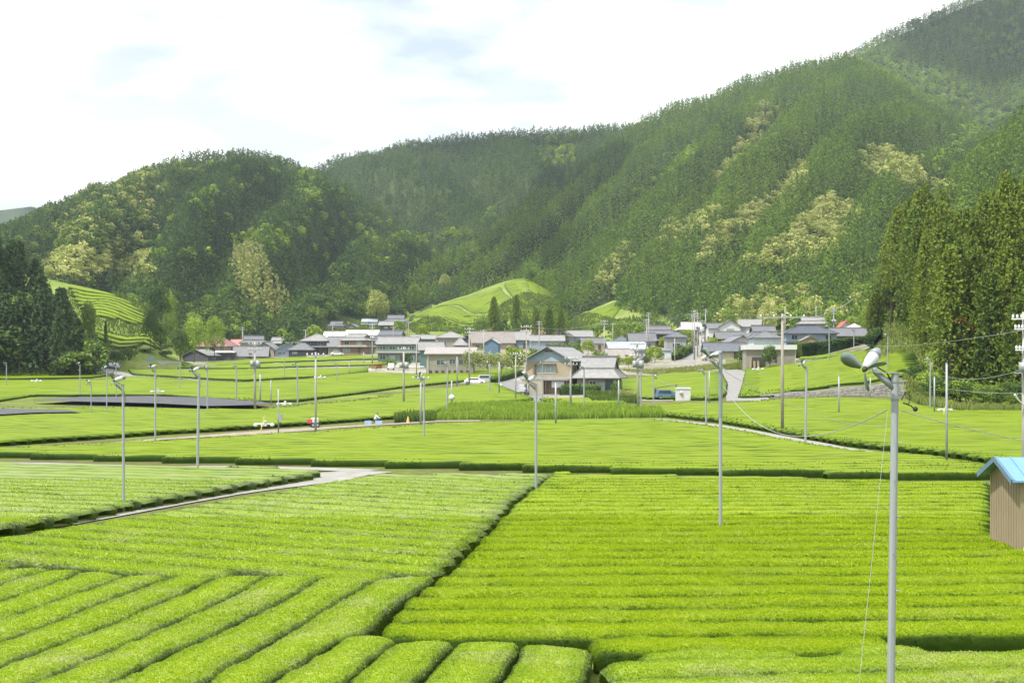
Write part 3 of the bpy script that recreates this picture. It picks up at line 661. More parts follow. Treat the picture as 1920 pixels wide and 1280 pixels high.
for nm, P, a in HILLS: plot(nm, P, a, None, 2.0, 1.9, h=.4, step=5, force_stuff=True)
plot("T7", [(128, 534), (205, 549), (248, 568), (288, 600), (300, 612), (250, 606), (180, 590), (145, 568)], 4, None, 4.2, 3.3, h=.9, step=3, force_stuff=True)
plot("T7", [(172, 618), (260, 628), (318, 634), (325, 646), (300, 654), (240, 650), (185, 634)], 4, None, 4.4, 3.0, h=.9, step=3, force_stuff=True)
TEA_ROWS.sort(key=lambda r: r['d'])
plots_left = {}; nind = 0; seen_lab = {}
nA = max([r['n'] for r in TEA_ROWS if r['plot'] == "A"])
for r in TEA_ROWS:
    if r['d'] < 1e8 and nind < 290:
        lab = r.get('label')
        if not lab:
            if r['plot'] in "ACF": lab = "%s tea row %s" % (ORD[min(r['n'], len(ORD) - 1)], r['where'])
            elif r['plot'] == "G": lab = "clipped tea row %s of the wide field behind the dark hedge face" % ORD[min(r['n'], len(ORD) - 1)]
            else: lab = "%s tea row from the front %s" % (ORD[min(r['n'], len(ORD) - 1)], {"H": "of the field above the soil strip", "K": "of the right field beyond the curved path", "O": "of the small plot before the near beige house", "N1": "of the field around the long black net", "L": "of the field above the stone wall", "M": "of the field behind the white shed"}.get(r['plot'], "of the far flat fields"))
        v, q, k = r['g']
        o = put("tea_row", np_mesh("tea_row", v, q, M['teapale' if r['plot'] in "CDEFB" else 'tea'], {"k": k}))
        tag(o, lab, "tea row", {"A": "tea rows of the right field", "B": "tea rows at the lower right", "C": "tea rows of the left field", "D": "diagonal tea rows", "E": "short tea rows at the bottom", "F": "tea rows above the white path", "G": "tea rows of the wide middle field", "H": "tea rows above the soil strip", "K": "tea rows beyond the curved path"}.get(r['plot'], "tea rows before the village"))
        nind += 1
    else: plots_left.setdefault(r['plot'], []).append(r['g'])
for nm, gs in plots_left.items():
    v, q, k = join(gs)
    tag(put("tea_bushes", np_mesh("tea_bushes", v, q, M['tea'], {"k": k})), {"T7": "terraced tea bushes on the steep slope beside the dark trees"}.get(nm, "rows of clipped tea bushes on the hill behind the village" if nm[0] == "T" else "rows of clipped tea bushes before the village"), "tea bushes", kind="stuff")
print("tea rows", len(TEA_ROWS), "single", nind, "verts", sum(len(r['g'][0]) for r in TEA_ROWS))
TEA_ROWS = None
#@NETS
def net(pts, lab):
    Q = px_poly(pts, .6)
    me = drape(Q, .62, 2.5); me.materials.append(M['net'])
    V = np.array([v.co[:] for v in me.vertices]); V[:, 2] += fbm(V[:, 0] / 2, V[:, 1] / 2, 8, 2) * .12
    me.vertices.foreach_set("co", V.astype(np.float32).ravel())
    o = put("shade_net", me); md = o.modifiers.new("thick", 'SOLIDIFY'); md.thickness = .03
    tag(o, lab, "shade net")
net([(62, 750), (150, 744), (280, 742), (400, 746), (480, 752), (515, 757), (440, 760), (390, 761), (300, 756), (180, 753)], "long black shade net lying over the tea, the wider of the two")
net([(-200, 778), (0, 777), (60, 774), (150, 772), (120, 768), (0, 765), (-200, 764)], "black shade net over the tea at the left edge")
# ------------------------------------------------------------------ trees
def cards(P, size, nrm=None, k=None, jit=.6, asp=.6, droop=0.0):
    """leaf sprays: one small quad per point, roughly square to nrm, with ragged corners"""
    n = len(P); r = rng.normal(size=(n, 3)); r /= np.linalg.norm(r, axis=1)[:, None]
    a = r if nrm is None else nrm * (1 - jit) + r * jit
    a /= np.linalg.norm(a, axis=1)[:, None] + 1e-9
    r2 = rng.normal(size=(n, 3)); r2[:, 2] -= droop
    s = np.cross(a, r2); s /= np.linalg.norm(s, axis=1)[:, None] + 1e-9; t = np.cross(a, s)
    sz = (size * (.6 + .8 * rng.random(n)))[:, None]
    q = [P + (s * .5) * sz * (.4 + rng.random((n, 1))) * asp, P + t * sz * (.3 + .5 * rng.random((n, 1))), P - (s * .5) * sz * (.4 + rng.random((n, 1))) * asp, P - t * sz * (.3 + .5 * rng.random((n, 1)))]
    V = np.stack(q, 1).reshape(-1, 3); Fq = np.arange(n * 4).reshape(-1, 4)
    kk = np.full(n, .5) if k is None else k
    return V, Fq, np.repeat(np.clip(kk + .22 * (rng.random(n) - .5), 0, 1), 4)
def cedar_mesh(h, r, n, size, base=.12, mat='cedar', ragged=.25, col=False):
    """tall conifer: drooping branch sprays round a tapering stem, with gaps and uneven branches"""
    nb = max(10, int(n / 14)); P = []; Nn = []; K = []
    for b in range(nb):
        t = base + (1 - base) * (b + rng.random()) / nb
        prof = (1 - t) ** (.62 if not col else .60) * (1.0 if t > base + .12 else .55 + (t - base) * 3.5)
        L = r * prof * (1 + ragged * 2 * (rng.random() - .5)) + .12 * r
        az = b * 2.399 + rng.random() * .8; m = 14
        s = np.sqrt(rng.random(m)) ; ww = L * .42 * (1.15 - s)
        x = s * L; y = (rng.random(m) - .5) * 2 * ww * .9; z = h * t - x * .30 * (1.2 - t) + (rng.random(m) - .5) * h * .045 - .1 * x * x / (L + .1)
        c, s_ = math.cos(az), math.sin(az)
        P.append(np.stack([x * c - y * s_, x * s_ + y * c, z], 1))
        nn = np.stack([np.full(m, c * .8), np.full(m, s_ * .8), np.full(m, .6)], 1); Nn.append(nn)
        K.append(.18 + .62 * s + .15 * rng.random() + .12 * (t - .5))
    P.append(np.stack([rng.normal(size=6) * .05 * r, rng.normal(size=6) * .05 * r, h * (.97 - rng.random(6) * .08)], 1)); Nn.append(np.tile([0, .3, .9], (6, 1))); K.append(np.full(6, .7))
    P = np.vstack(P); Nn = np.vstack(Nn); K = np.concatenate(K)
    return cards(P, np.full(len(P), size), Nn, K, .62, .8, .8)
def broad_mesh(h, r, n, size, trunk=.2, lobes=16, flat=.75, seed=0):
    """round-headed tree: many overlapping leaf clumps of uneven size"""
    P = []; Nn = []; K = []
    cz = h * (trunk + (1 - trunk) * .5); rz = h * (1 - trunk) * .5
    cen = []
    for i in range(lobes):
        a = i * 2.399 + rng.random(); zc = 1 - 2 * (i + .5) / lobes; zc = zc * .82 + .12
        rr = math.sqrt(max(0, 1 - zc * zc)) * (.58 + .25 * rng.random())
        cen.append((r * rr * math.cos(a), r * rr * math.sin(a), cz + rz * zc * .72, r * (.30 + .22 * rng.random())))
    tot = sum(c[3] ** 2 for c in cen)
    for c in cen:
        m = max(6, int(n * c[3] ** 2 / tot)); d = rng.normal(size=(m, 3)); d /= np.linalg.norm(d, axis=1)[:, None]
        d[:, 2] = np.where(d[:, 2] < -.5, -d[:, 2] * .5, d[:, 2])
        rad = c[3] * (.72 + .36 * rng.random(m))[:, None]
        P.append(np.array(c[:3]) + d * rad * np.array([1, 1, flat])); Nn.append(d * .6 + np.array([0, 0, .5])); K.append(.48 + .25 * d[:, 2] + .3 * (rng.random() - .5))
    return cards(np.vstack(P), np.full(sum(len(p) for p in P), size), np.vstack(Nn), np.concatenate(K), .45, .9)
def mk(nm, g, mat): return np_mesh(nm, g[0], g[1], M[mat], {"k": g[2]})
def trunk_mesh(h, r, n=7, limbs=5, crown_r=2.0, top=.9, fork=False):
    mb = MB(); pts = [(0, 0, -.6)]; 
    for i in range(1, 6): pts.append((random.uniform(-.12, .12) * r * i, random.uniform(-.12, .12) * r * i, h * top * i / 5))
    mb.tube(pts, [r * (1.15 - .18 * i) if i else r * 1.5 for i in range(6)], n)
    for i in range(limbs):
        t = .3 + .55 * i / max(1, limbs); a = i * 2.4; z = h * top * t
        L = crown_r * (.75 - .3 * t)
        mb.tube([(0, 0, z), (L * .5 * math.cos(a), L * .5 * math.sin(a), z + L * (.35 if fork else -.02)), (L * math.cos(a), L * math.sin(a), z + L * (.6 if fork else -.1))], [r * .42, r * .25, r * .08], 5)
    return mb.mesh("trunk", M['bark'], True)
def in_poly(u, v, P):
    P = np.asarray(P, float); ins = np.zeros(len(u), bool)
    for i in range(len(P)):
        a, b = P[i], P[(i + 1) % len(P)]
        c = ((a[1] <= v) != (b[1] <= v)); xx = a[0] + (v - a[1]) / (b[1] - a[1] + 1e-9) * (b[0] - a[0]); ins ^= c & (u < xx)
    return ins
BELTS = [  # px outlines of the paler stands on the slopes : (outline, kind, share)
 ([(1305, 485), (1330, 440), (1420, 380), (1480, 325), (1505, 312), (1512, 335), (1470, 372), (1400, 428), (1350, 472), (1318, 500)], 'pale', .97),
 ([(1385, 500), (1440, 470), (1475, 440), (1520, 398), (1560, 368), (1600, 392), (1608, 412), (1582, 440), (1562, 472), (1530, 492), (1500, 502), (1400, 516)], 'pale', .97),
 ([(1335, 335), (1365, 300), (1400, 240), (1418, 205), (1446, 200), (1442, 228), (1412, 270), (1372, 320), (1345, 342)], 'pale', .9),
 ([(1185, 365), (1240, 325), (1300, 275), (1318, 270), (1292, 300), (1230, 342), (1196, 368)], 'fresh', .95),
 ([(1225, 462), (1260, 420), (1320, 395), (1362, 400), (1330, 432), (1280, 458)], 'pale', .6),
 ([(1115, 562), (1128, 510), (1160, 488), (1185, 468), (1190, 482), (1166, 522), (1150, 552)], 'pale', .5),
 ([(1590, 95), (1660, 98), (1720, 128), (1800, 152), (1852, 188), (1862, 218), (1800, 208), (1740, 194), (1690, 164), (1630, 130)], 'fresh', .75),
 ([(1750, 302), (1780, 268), (1850, 212), (1920, 166), (2000, 130), (2000, 160), (1920, 192), (1850, 242), (1790, 292), (1770, 314)], 'fresh', .85),
 ([(1612, 280), (1660, 283), (1720, 300), (1782, 350), (1772, 372), (1700, 352), (1640, 332)], 'pale', .85),
 ([(95, 440), (150, 370), (200, 328), (240, 308), (290, 330), (292, 420), (282, 480), (200, 482), (120, 482)], 'pale', .42),
 ([(95, 440), (150, 370), (200, 328), (240, 308), (290, 330), (292, 420), (282, 480), (200, 482), (120, 482)], 'mid', .5),
 ([(90, 482), (285, 480), (285, 522), (100, 532)], 'pale', .85),
 ([(435, 478), (480, 484), (512, 530), (542, 590), (500, 605), (448, 562)], 'bamboo', .85),
 ([(550, 318), (572, 308), (600, 370), (618, 422), (582, 420), (560, 370)], 'fresh', .4),
 ([(640, 430), (700, 438), (790, 445), (862, 430), (850, 452), (700, 462)], 'fresh', .45),
 ([(540, 560), (640, 550), (760, 548), (760, 612), (560, 616)], 'mid', .6),
 ([(1335, 605), (1400, 555), (1480, 552), (1560, 585), (1620, 555), (1640, 620), (1340, 620)], 'fresh', .5),
 ([(1335, 605), (1400, 555), (1480, 552), (1560, 585), (1620, 555), (1640, 620), (1340, 620)], 'pale', .4),
 ([(1020, 258), (1085, 253), (1070, 300), (1010, 312)], 'fresh', .5), ([(600, 292), (720, 284), (810, 268), (800, 280), (700, 298)], 'mid', .7),
 ([(860, 450), (905, 400), (985, 350), (1000, 360), (930, 410), (890, 455)], 'fresh', .2), ([(430, 440), (540, 430), (560, 470), (450, 475)], 'fresh', .3),
 ([(1060, 90), (1300, 90)], 'mid', 0), ([(1820, 0), (1920, 0), (1920, 110), (1800, 90)], 'fresh', .35), ([(1700, 30), (1780, 20), (1790, 90), (1690, 80)], 'mid', .5),
 ([(1420, 110), (1590, 80), (1600, 98), (1450, 130)], 'pale', .3), ([(1190, 590), (1290, 560), (1330, 560), (1330, 610), (1190, 616)], 'mid', .5)]
TEAHOLES = [[(585, 645), (600, 612), (640, 600), (690, 596), (745, 592), (768, 584), (800, 573), (870, 552), (940, 526), (975, 512), (988, 526), (1036, 549), (1038, 606), (1038, 640)], [(1064, 640), (1066, 600), (1110, 577), (1150, 561), (1158, 578), (1215, 594), (1290, 612), (1290, 640)]]
# far-field trees and the forest proper
FARV = {}
FARV['cedar'] = [mk("cedar_far", cedar_mesh(h, r, n, .72, .08, ragged=.18), 'cedar') for h, r, n in ((10, 2.0, 130), (11, 1.9, 130), (9, 2.1, 120), (10, 2.3, 140))]
FARV['cypress'] = [mk('cypress_far', cedar_mesh(h, r, n, .72, .08, ragged=.18), 'cedarcool') for h, r, n in ((8.5, 2.1, 130), (9.5, 2.2, 130), (8, 2.3, 120))]
for kd in ('pale', 'fresh', 'mid'):
    FARV[kd] = [mk("broad_far", broad_mesh(h, r, n, .68, .1, lb), kd) for h, r, n, lb in ((8, 2.8, 330, 12), (7, 2.4, 280, 9), (8.5, 3.2, 400, 14))]
FARV['bamboo'] = [mk("bamboo_far", cedar_mesh(12, 1.9, 90, 1.0, .15, ragged=.5), 'bamboo') for _ in range(2)]
FART = trunk_mesh(10, .22, n=5, limbs=0, top=.8)
def forest_points():
    P = []
    rngf = np.random.default_rng(5)
    names = [l[0] for l in LAY]
    d = 480.0
    while d < 2300:
        sp = 3.4 * np.clip(d / 950, .97, 1.3)
        xs = np.arange(-.50 * d, .50 * d, sp); n = len(xs)
        P.append(np.stack([xs + (rngf.random(n) - .5) * sp * .9, np.full(n, d) + (rngf.random(n) - .5) * sp * .9], 1)); d += sp
    d = 352.0
    while d < 480:
        xs = np.arange(-.46 * d, -.28 * d, 4.6); n = len(xs); P.append(np.stack([xs + (rngf.random(n) - .5) * 4, np.full(n, d) + (rngf.random(n) - .5) * 4], 1)); d += 4.6
    P = np.vstack(P); z, k = land(P[:, 0], P[:, 1], True)
    ok = np.isin(k, [names.index(n) for n in ("left", "back", "right", "spur", "rear", "front", "nearleft", "tea", "tea2")])
    P = P[ok]; z = z[ok]; k = k[ok]
    u = UC + F * P[:, 0] / P[:, 1]; v = VH - (z - HC) / P[:, 1] * F
    # hidden behind nearer crests?
    vis = np.ones(len(P), bool); B = 40
    ucols = np.linspace(-460, 2380, 570); dsr = np.exp(np.linspace(math.log(300), math.log(2400), 260))
    UU, DD = np.meshgrid(ucols, dsr); ZZ = land(((UU - UC) / F * DD).ravel(), DD.ravel()).reshape(UU.shape)
    EL = (ZZ - HC) / DD; CM = np.maximum.accumulate(EL, axis=0)
    ui = np.clip(((u + 460) / 2840 * 569).astype(int), 0, 569); di = np.clip(np.searchsorted(dsr, P[:, 1]) - 2, 0, 259)
    top = (z + 18 - HC) / P[:, 1]
    vis = top > CM[di, ui] - .004
    for H in TEAHOLES: vis &= ~(in_poly(u, v, H) & (P[:, 1] < 812))
    # stand off the village side lower edge
    return P[vis], z[vis], u[vis], v[vis], k[vis]
FP, FZ, FU, FVv, FK = forest_points()
kind = np.full(len(FP), 'cedar', dtype=object)
pn2 = fbm(FP[:, 0] / 22, FP[:, 1] / 22, 191, 3); pn3 = fbm(FP[:, 0] / 20, FP[:, 1] / 20, 291, 3)
pn = fbm(FP[:, 0] / 60, FP[:, 1] / 60, 91, 3)
kind[(rng.random(len(FP)) < .02 + .22 * (pn > .22))] = 'mid'
kind[(FK == 1) & (rng.random(len(FP)) < .06)] = 'fresh'
for P_, kd, sh in BELTS:
    if sh: 
        m = in_poly(FU + 26 * pn2 + rng.normal(size=len(FU)) * 6, FVv - 8 + 22 * pn3 + rng.normal(size=len(FU)) * 5, P_) & (rng.random(len(FP)) < sh); kind[m] = kd
# rough foot of the slopes : mixed wood
m = (FP[:, 1] < 640) & (FP[:, 0] < 0) & (rng.random(len(FP)) < .2); kind[m] = 'mid'
kind[(kind == 'cedar') & (FK <= 2)] = 'cypress'
# broad crowns need more room than conifers
keep = np.ones(len(FP), bool); br = (kind != 'cedar') & (kind != 'bamboo') & (kind != 'cypress'); keep[br] = rng.random(br.sum()) < .62; pl = kind == 'pale'; keep[pl] = rng.random(pl.sum()) < .8
FP, FZ, FU, FVv, kind, FK = FP[keep], FZ[keep], FU[keep], FVv[keep], kind[keep], FK[keep]
print("forest", len(FP), {k: int((kind == k).sum()) for k in set(kind)})
INFR = (FU > -30) & (FU < 1950)
LABK = {'cypress': ("dark cool-green cypress at the foot of the left hill", "conifer"), 'cedar': ("dark green cedar at the near edge of the forest", "conifer"), 'mid': ("leafy green tree among the cedars at the forest edge", "tree"), 'pale': ("pale cream-flowering tree on the forested slope", "tree"),
        'fresh': ("fresh yellow-green tree on the forested slope", "tree"), 'bamboo': ("yellowish bamboo clump on the lower left hill", "bamboo")}
NLIM = {'cypress': 30, 'cedar': 60, 'mid': 60, 'pale': 60, 'fresh': 50, 'bamboo': 0}
done = np.zeros(len(FP), bool)
for kd in NLIM:
    idx = np.where((kind == kd) & INFR)[0]; idx = idx[np.argsort(FP[idx, 1])][:NLIM[kd]]
    for i in idx:
        me = FARV[kd][int(rng.integers(len(FARV[kd])))]
        nm = "cedar_tree" if kd == 'cedar' else ("cypress_tree" if kd == 'cypress' else "broadleaf_tree")
        o = empty(nm, (FP[i, 0], FP[i, 1], FZ[i] - .3), rng.random() * 6.28); s = .85 + .35 * rng.random(); o.scale = (s, s, s * (.95 + .2 * rng.random()))
        put("trunk", FART, o); put("crown", me, o)
        tag(o, LABK[kd][0], LABK[kd][1], {"cedar": "cedars along the forest edge", "mid": "leafy trees along the forest edge", "cypress": "cypresses along the foot of the left hill"}.get(kd, kd + " trees on the slopes")); done[i] = True
def scatter(name, label, cat, pts, meshes, scale, seed=0):
    """one mass object: points of a mesh, each carrying one of the tree shapes"""
    n = len(pts); vi = rng.integers(len(meshes), size=n)
    me = bpy.data.meshes.new(name); me.vertices.add(n); me.vertices.foreach_set("co", pts.astype(np.float32).ravel())
    for nm, dt, arr in (("vi", 'INT', vi.astype(np.int32)), ("rz", 'FLOAT', (rng.random(n) * 6.28).astype(np.float32)), ("sc", 'FLOAT', scale.astype(np.float32))):
        at = me.attributes.new(nm, dt, 'POINT'); at.data.foreach_set("value", arr)
    o = put(name, me); tag(o, label, cat, kind="stuff")
    g = bpy.data.node_groups.new(name, 'GeometryNodeTree')
    g.interface.new_socket("Geometry", in_out='INPUT', socket_type='NodeSocketGeometry'); g.interface.new_socket("Geometry", in_out='OUTPUT', socket_type='NodeSocketGeometry')
    gi = g.nodes.new("NodeGroupInput"); go = g.nodes.new("NodeGroupOutput")
    def attr(nm, dt):
        a = g.nodes.new("GeometryNodeInputNamedAttribute"); a.data_type = dt; a.inputs[0].default_value = nm; return a.outputs[0]
    jn = g.nodes.new("GeometryNodeJoinGeometry"); rx = g.nodes.new("ShaderNodeCombineXYZ"); g.links.new(attr("rz", 'FLOAT'), rx.inputs[2])
    e2r = g.nodes.new("FunctionNodeEulerToRotation"); g.links.new(rx.outputs[0], e2r.inputs[0])
    for j, m_ in enumerate(meshes):
        src = [x for x in bpy.data.objects if x.data == m_]
        if src: ob = src[0]
        else: continue
        cmp = g.nodes.new("FunctionNodeCompare"); cmp.data_type = 'INT'; cmp.operation = 'EQUAL'; g.links.new(attr("vi", 'INT'), cmp.inputs[2]); cmp.inputs[3].default_value = j
        oi = g.nodes.new("GeometryNodeObjectInfo"); oi.inputs[0].default_value = ob; oi.transform_space = 'ORIGINAL'; oi.inputs[1].default_value = True
        ip = g.nodes.new("GeometryNodeInstanceOnPoints")
        g.links.new(gi.outputs[0], ip.inputs["Points"]); g.links.new(cmp.outputs[0], ip.inputs["Selection"]); g.links.new(oi.outputs["Geometry"], ip.inputs["Instance"])
        g.links.new(e2r.outputs[0], ip.inputs["Rotation"]); g.links.new(attr("sc", 'FLOAT'), ip.inputs["Scale"]); g.links.new(ip.outputs[0], jn.inputs[0])
    g.links.new(jn.outputs[0], go.inputs[0]); md = o.modifiers.new("trees", 'NODES'); md.node_group = g
    return o
def used(ms): 
    r_ = [m_ for m_ in ms if any(x.data == m_ for x in bpy.data.objects)]; return r_
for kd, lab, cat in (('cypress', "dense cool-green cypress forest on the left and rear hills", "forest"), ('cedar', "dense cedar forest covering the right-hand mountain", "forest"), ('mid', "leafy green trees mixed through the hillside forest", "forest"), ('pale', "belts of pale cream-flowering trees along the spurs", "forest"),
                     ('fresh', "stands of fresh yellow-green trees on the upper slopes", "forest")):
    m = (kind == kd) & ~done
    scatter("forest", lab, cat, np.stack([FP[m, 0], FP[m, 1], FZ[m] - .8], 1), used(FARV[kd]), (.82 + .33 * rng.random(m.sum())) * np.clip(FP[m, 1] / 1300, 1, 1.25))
m = kind == 'bamboo'
vs_, qs_, ks_ = [], [], []; b0 = 0
for i in np.where(m)[0]:
    g_ = cedar_mesh(11 * (.8 + .4 * rng.random()), 1.9, 70, 1.0, .15, ragged=.5)
    vs_.append(g_[0] + np.array([FP[i, 0], FP[i, 1], FZ[i] - .5])); qs_.append(g_[1] + b0); ks_.append(g_[2]); b0 += len(g_[0])
if vs_: tag(put("bamboo_grove", np_mesh("bamboo_grove", np.vstack(vs_), np.vstack(qs_), M['bamboo'], {"k": np.concatenate(ks_)})), "pale yellow bamboo grove at the foot of the left hill", "bamboo grove", kind="stuff")
# ------------------------------------------------------------------ near trees with trunk and crown
NV = {}
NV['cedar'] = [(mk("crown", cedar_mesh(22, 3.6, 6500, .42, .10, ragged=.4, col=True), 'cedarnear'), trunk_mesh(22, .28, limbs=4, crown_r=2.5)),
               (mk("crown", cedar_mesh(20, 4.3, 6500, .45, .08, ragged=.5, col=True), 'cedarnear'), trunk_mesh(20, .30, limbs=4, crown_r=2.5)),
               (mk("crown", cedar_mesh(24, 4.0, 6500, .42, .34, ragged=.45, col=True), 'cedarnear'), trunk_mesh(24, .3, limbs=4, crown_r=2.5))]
NV['dark'] = [(mk("crown", cedar_mesh(20, 3.8, 3600, .52, .1, ragged=.4, col=True), 'cedardark'), trunk_mesh(20, .3)),
              (mk("crown", cedar_mesh(18, 4.2, 3600, .52, .08, ragged=.5, col=True), 'cedardark'), trunk_mesh(18, .3))]
NV['broad'] = [(mk("crown", broad_mesh(13, 6, 2600, .6, .15, 22), 'mid'), trunk_mesh(13, .3, top=.6, fork=True, crown_r=5)), (mk("crown", broad_mesh(10, 5, 2000, .6, .1, 16), 'mid'), trunk_mesh(10, .25, top=.6, fork=True, crown_r=4))]
NV['fresh'] = [(mk("crown", broad_mesh(12, 6.5, 2200, .6, .1, 26), 'fresh'), trunk_mesh(12, .3, top=.6, fork=True, crown_r=5)), (mk("crown", broad_mesh(7, 3.4, 1200, .5, .12, 14), 'fresh'), trunk_mesh(7, .2, top=.6, fork=True, crown_r=2.5))]
NV['pale'] = [(mk("crown", broad_mesh(14, 7, 2600, .7, .1, 26), 'pale'), trunk_mesh(14, .3, top=.6, fork=True, crown_r=5))]
NV['shrub'] = [(mk("crown", broad_mesh(5, 3.0, 1300, .38, .04, 14), 'shrub'), trunk_mesh(5, .12, top=.5, fork=True, crown_r=2)), (mk("crown", broad_mesh(3, 2.1, 800, .3, .02, 12), 'shrub'), trunk_mesh(3, .08, top=.5, fork=True, crown_r=1.2))]
NV['green'] = [(mk("crown", broad_mesh(5, 2.8, 1300, .38, .04, 14), 'mid'), trunk_mesh(5, .12, top=.5, fork=True, crown_r=2)), (mk("crown", broad_mesh(3, 2.2, 800, .3, .02, 12), 'mid'), trunk_mesh(3, .08, top=.5, fork=True, crown_r=1.2))]
NV['willow'] = [(mk("crown", cards_w, 'bamboo'), trunk_mesh(6, .12, top=.7, fork=True, crown_r=2.4)) for cards_w in [broad_mesh(7, 3.2, 1500, .35, .2, 16, 1.1)]]
NV['rust'] = [(mk("crown", broad_mesh(4, 2.2, 700, .4, .1, 8), 'rust'), trunk_mesh(4, .1, top=.5, fork=True, crown_r=1.5))]
def tree(kind_, x, y, z, s, label, group=None, name="tree", cat="tree", sxy=1.0, var=None):
    c, t_ = NV[kind_][(var if var is not None else int(rng.integers(len(NV[kind_])))) % len(NV[kind_])]
    o = empty(name, (x, y, z), rng.random() * 6.28, label=label, cat=cat, group=group); o.scale = (s * sxy, s * sxy, s)
    put("trunk", t_, o); put("crown", c, o); return o
def tree_px(kind_, u, vb, vt, label, name="tree", cat="tree", d=None, wpx=None, **kw):
    """a tree whose foot shows at (u, vb) and top at vt"""
    if d is None: x, y = hit(u, vb)
    else: x, y = (u - UC) / F * d, d
    z = land1(x, y); H = HC + (VH - vt) / F * y - z
    c, t_ = NV[kind_][(kw.get('var', 0) or 0) % len(NV[kind_])]
    h0 = max(c.vertices[i_].co.z for i_ in range(0, len(c.vertices), 7))
    s = H / h0; sxy = 1.0
    if wpx:
        r0 = max(abs(c.vertices[i_].co.x) for i_ in range(0, len(c.vertices), 7)); sxy = (wpx / F * y / 2) / (r0 * s)
    kw['var'] = kw.get('var', 0) or 0
    return tree(kind_, x, y, z - .1, s, label, name=name, cat=cat, sxy=sxy, **kw)
# right-hand wood: outline of its tops read off the photograph
TOPR = ([1615, 1640, 1665, 1700, 1730, 1770, 1800, 1850, 1900, 1960, 2300], [600, 560, 440, 385, 370, 365, 420, 345, 330, 310, 260])
pts = []
rr_ = np.random.default_rng(3)
for d in np.arange(206, 372, 5.2):
    for u in np.arange(1640, 2250, 5.4 / d * F * .78):
        uu = u + rr_.normal() * 8; dd = d + rr_.normal() * 1.6
        edge = np.interp(uu, [1640, 1700, 1728, 1762, 1920, 2300], [346, 332, 268, 220, 215, 205])
        if dd < edge: continue
        pts.append((uu, dd, edge))
cnt = 0
for uu, dd, edge in sorted(pts, key=lambda p: p[1]):
    x = (uu - UC) / F * dd; z = land1(x, dd)
    vt = np.interp(uu, *TOPR); zmax = HC + (VH - vt) / F * dd - z
    depth = dd - edge
    if uu < 1735 and dd > 300: Hh = zmax * rr_.uniform(.92, 1.05)
    else: Hh = min(zmax * rr_.uniform(.8, 1.04), rr_.uniform(15, 24) + depth * .05)
    Hh = float(np.clip(Hh, 5, 28))
    if uu > 1960 and cnt % 3: cnt += 1; continue
    s = Hh / 22
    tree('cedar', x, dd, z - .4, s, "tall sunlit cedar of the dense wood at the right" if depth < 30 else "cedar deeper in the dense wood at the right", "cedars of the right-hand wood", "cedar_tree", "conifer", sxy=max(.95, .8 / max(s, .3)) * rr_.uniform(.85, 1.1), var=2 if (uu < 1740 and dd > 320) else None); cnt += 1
for i_ in range(46):
    uu = rr_.uniform(1722, 2100); dd = np.interp(uu, [1720, 1760, 2100], [236, 216, 206]) + rr_.uniform(-2, 3); x = (uu - UC) / F * dd
    tree('broad' if i_ % 3 else 'fresh', x, dd, land1(x, dd) - .2, rr_.uniform(.18, .34), "undergrowth bush at the foot of the right-hand wood", "undergrowth of the right-hand wood", "bush", "bush", sxy=1.2)
print("right wood", cnt)
# left-hand dark wood
TOPL = ([-400, -60, 0, 30, 60, 85, 110, 130, 155, 178], [400, 425, 432, 440, 478, 500, 515, 555, 605, 668])
cnt = 0
for d in np.arange(352, 392, 6.0):
    for u in np.arange(-260, 178, 5.6 / d * F * .8):
        uu = u + rr_.normal() * 7; dd = d + rr_.normal() * 1.8; x = (uu - UC) / F * dd; z = land1(x, dd)
        vt = np.interp(uu, *TOPL); Hh = HC + (VH - vt) / F * dd - z
        Hh = float(np.clip(min(Hh * rr_.uniform(.82, 1.05), rr_.uniform(17, 25) if d < 380 else 26), 3, 27)); s = Hh / 20
        tree('dark' if rr_.random() < .8 else 'broad', x, dd, z - .4, s * (1 if 1 else 0), "dark shaded tree of the wood at the left edge", "trees of the left-hand wood", "forest_tree", "tree", sxy=max(1.0, .8 / max(s, .25)) * rr_.uniform(.9, 1.2)); cnt += 1
print("left wood", cnt)
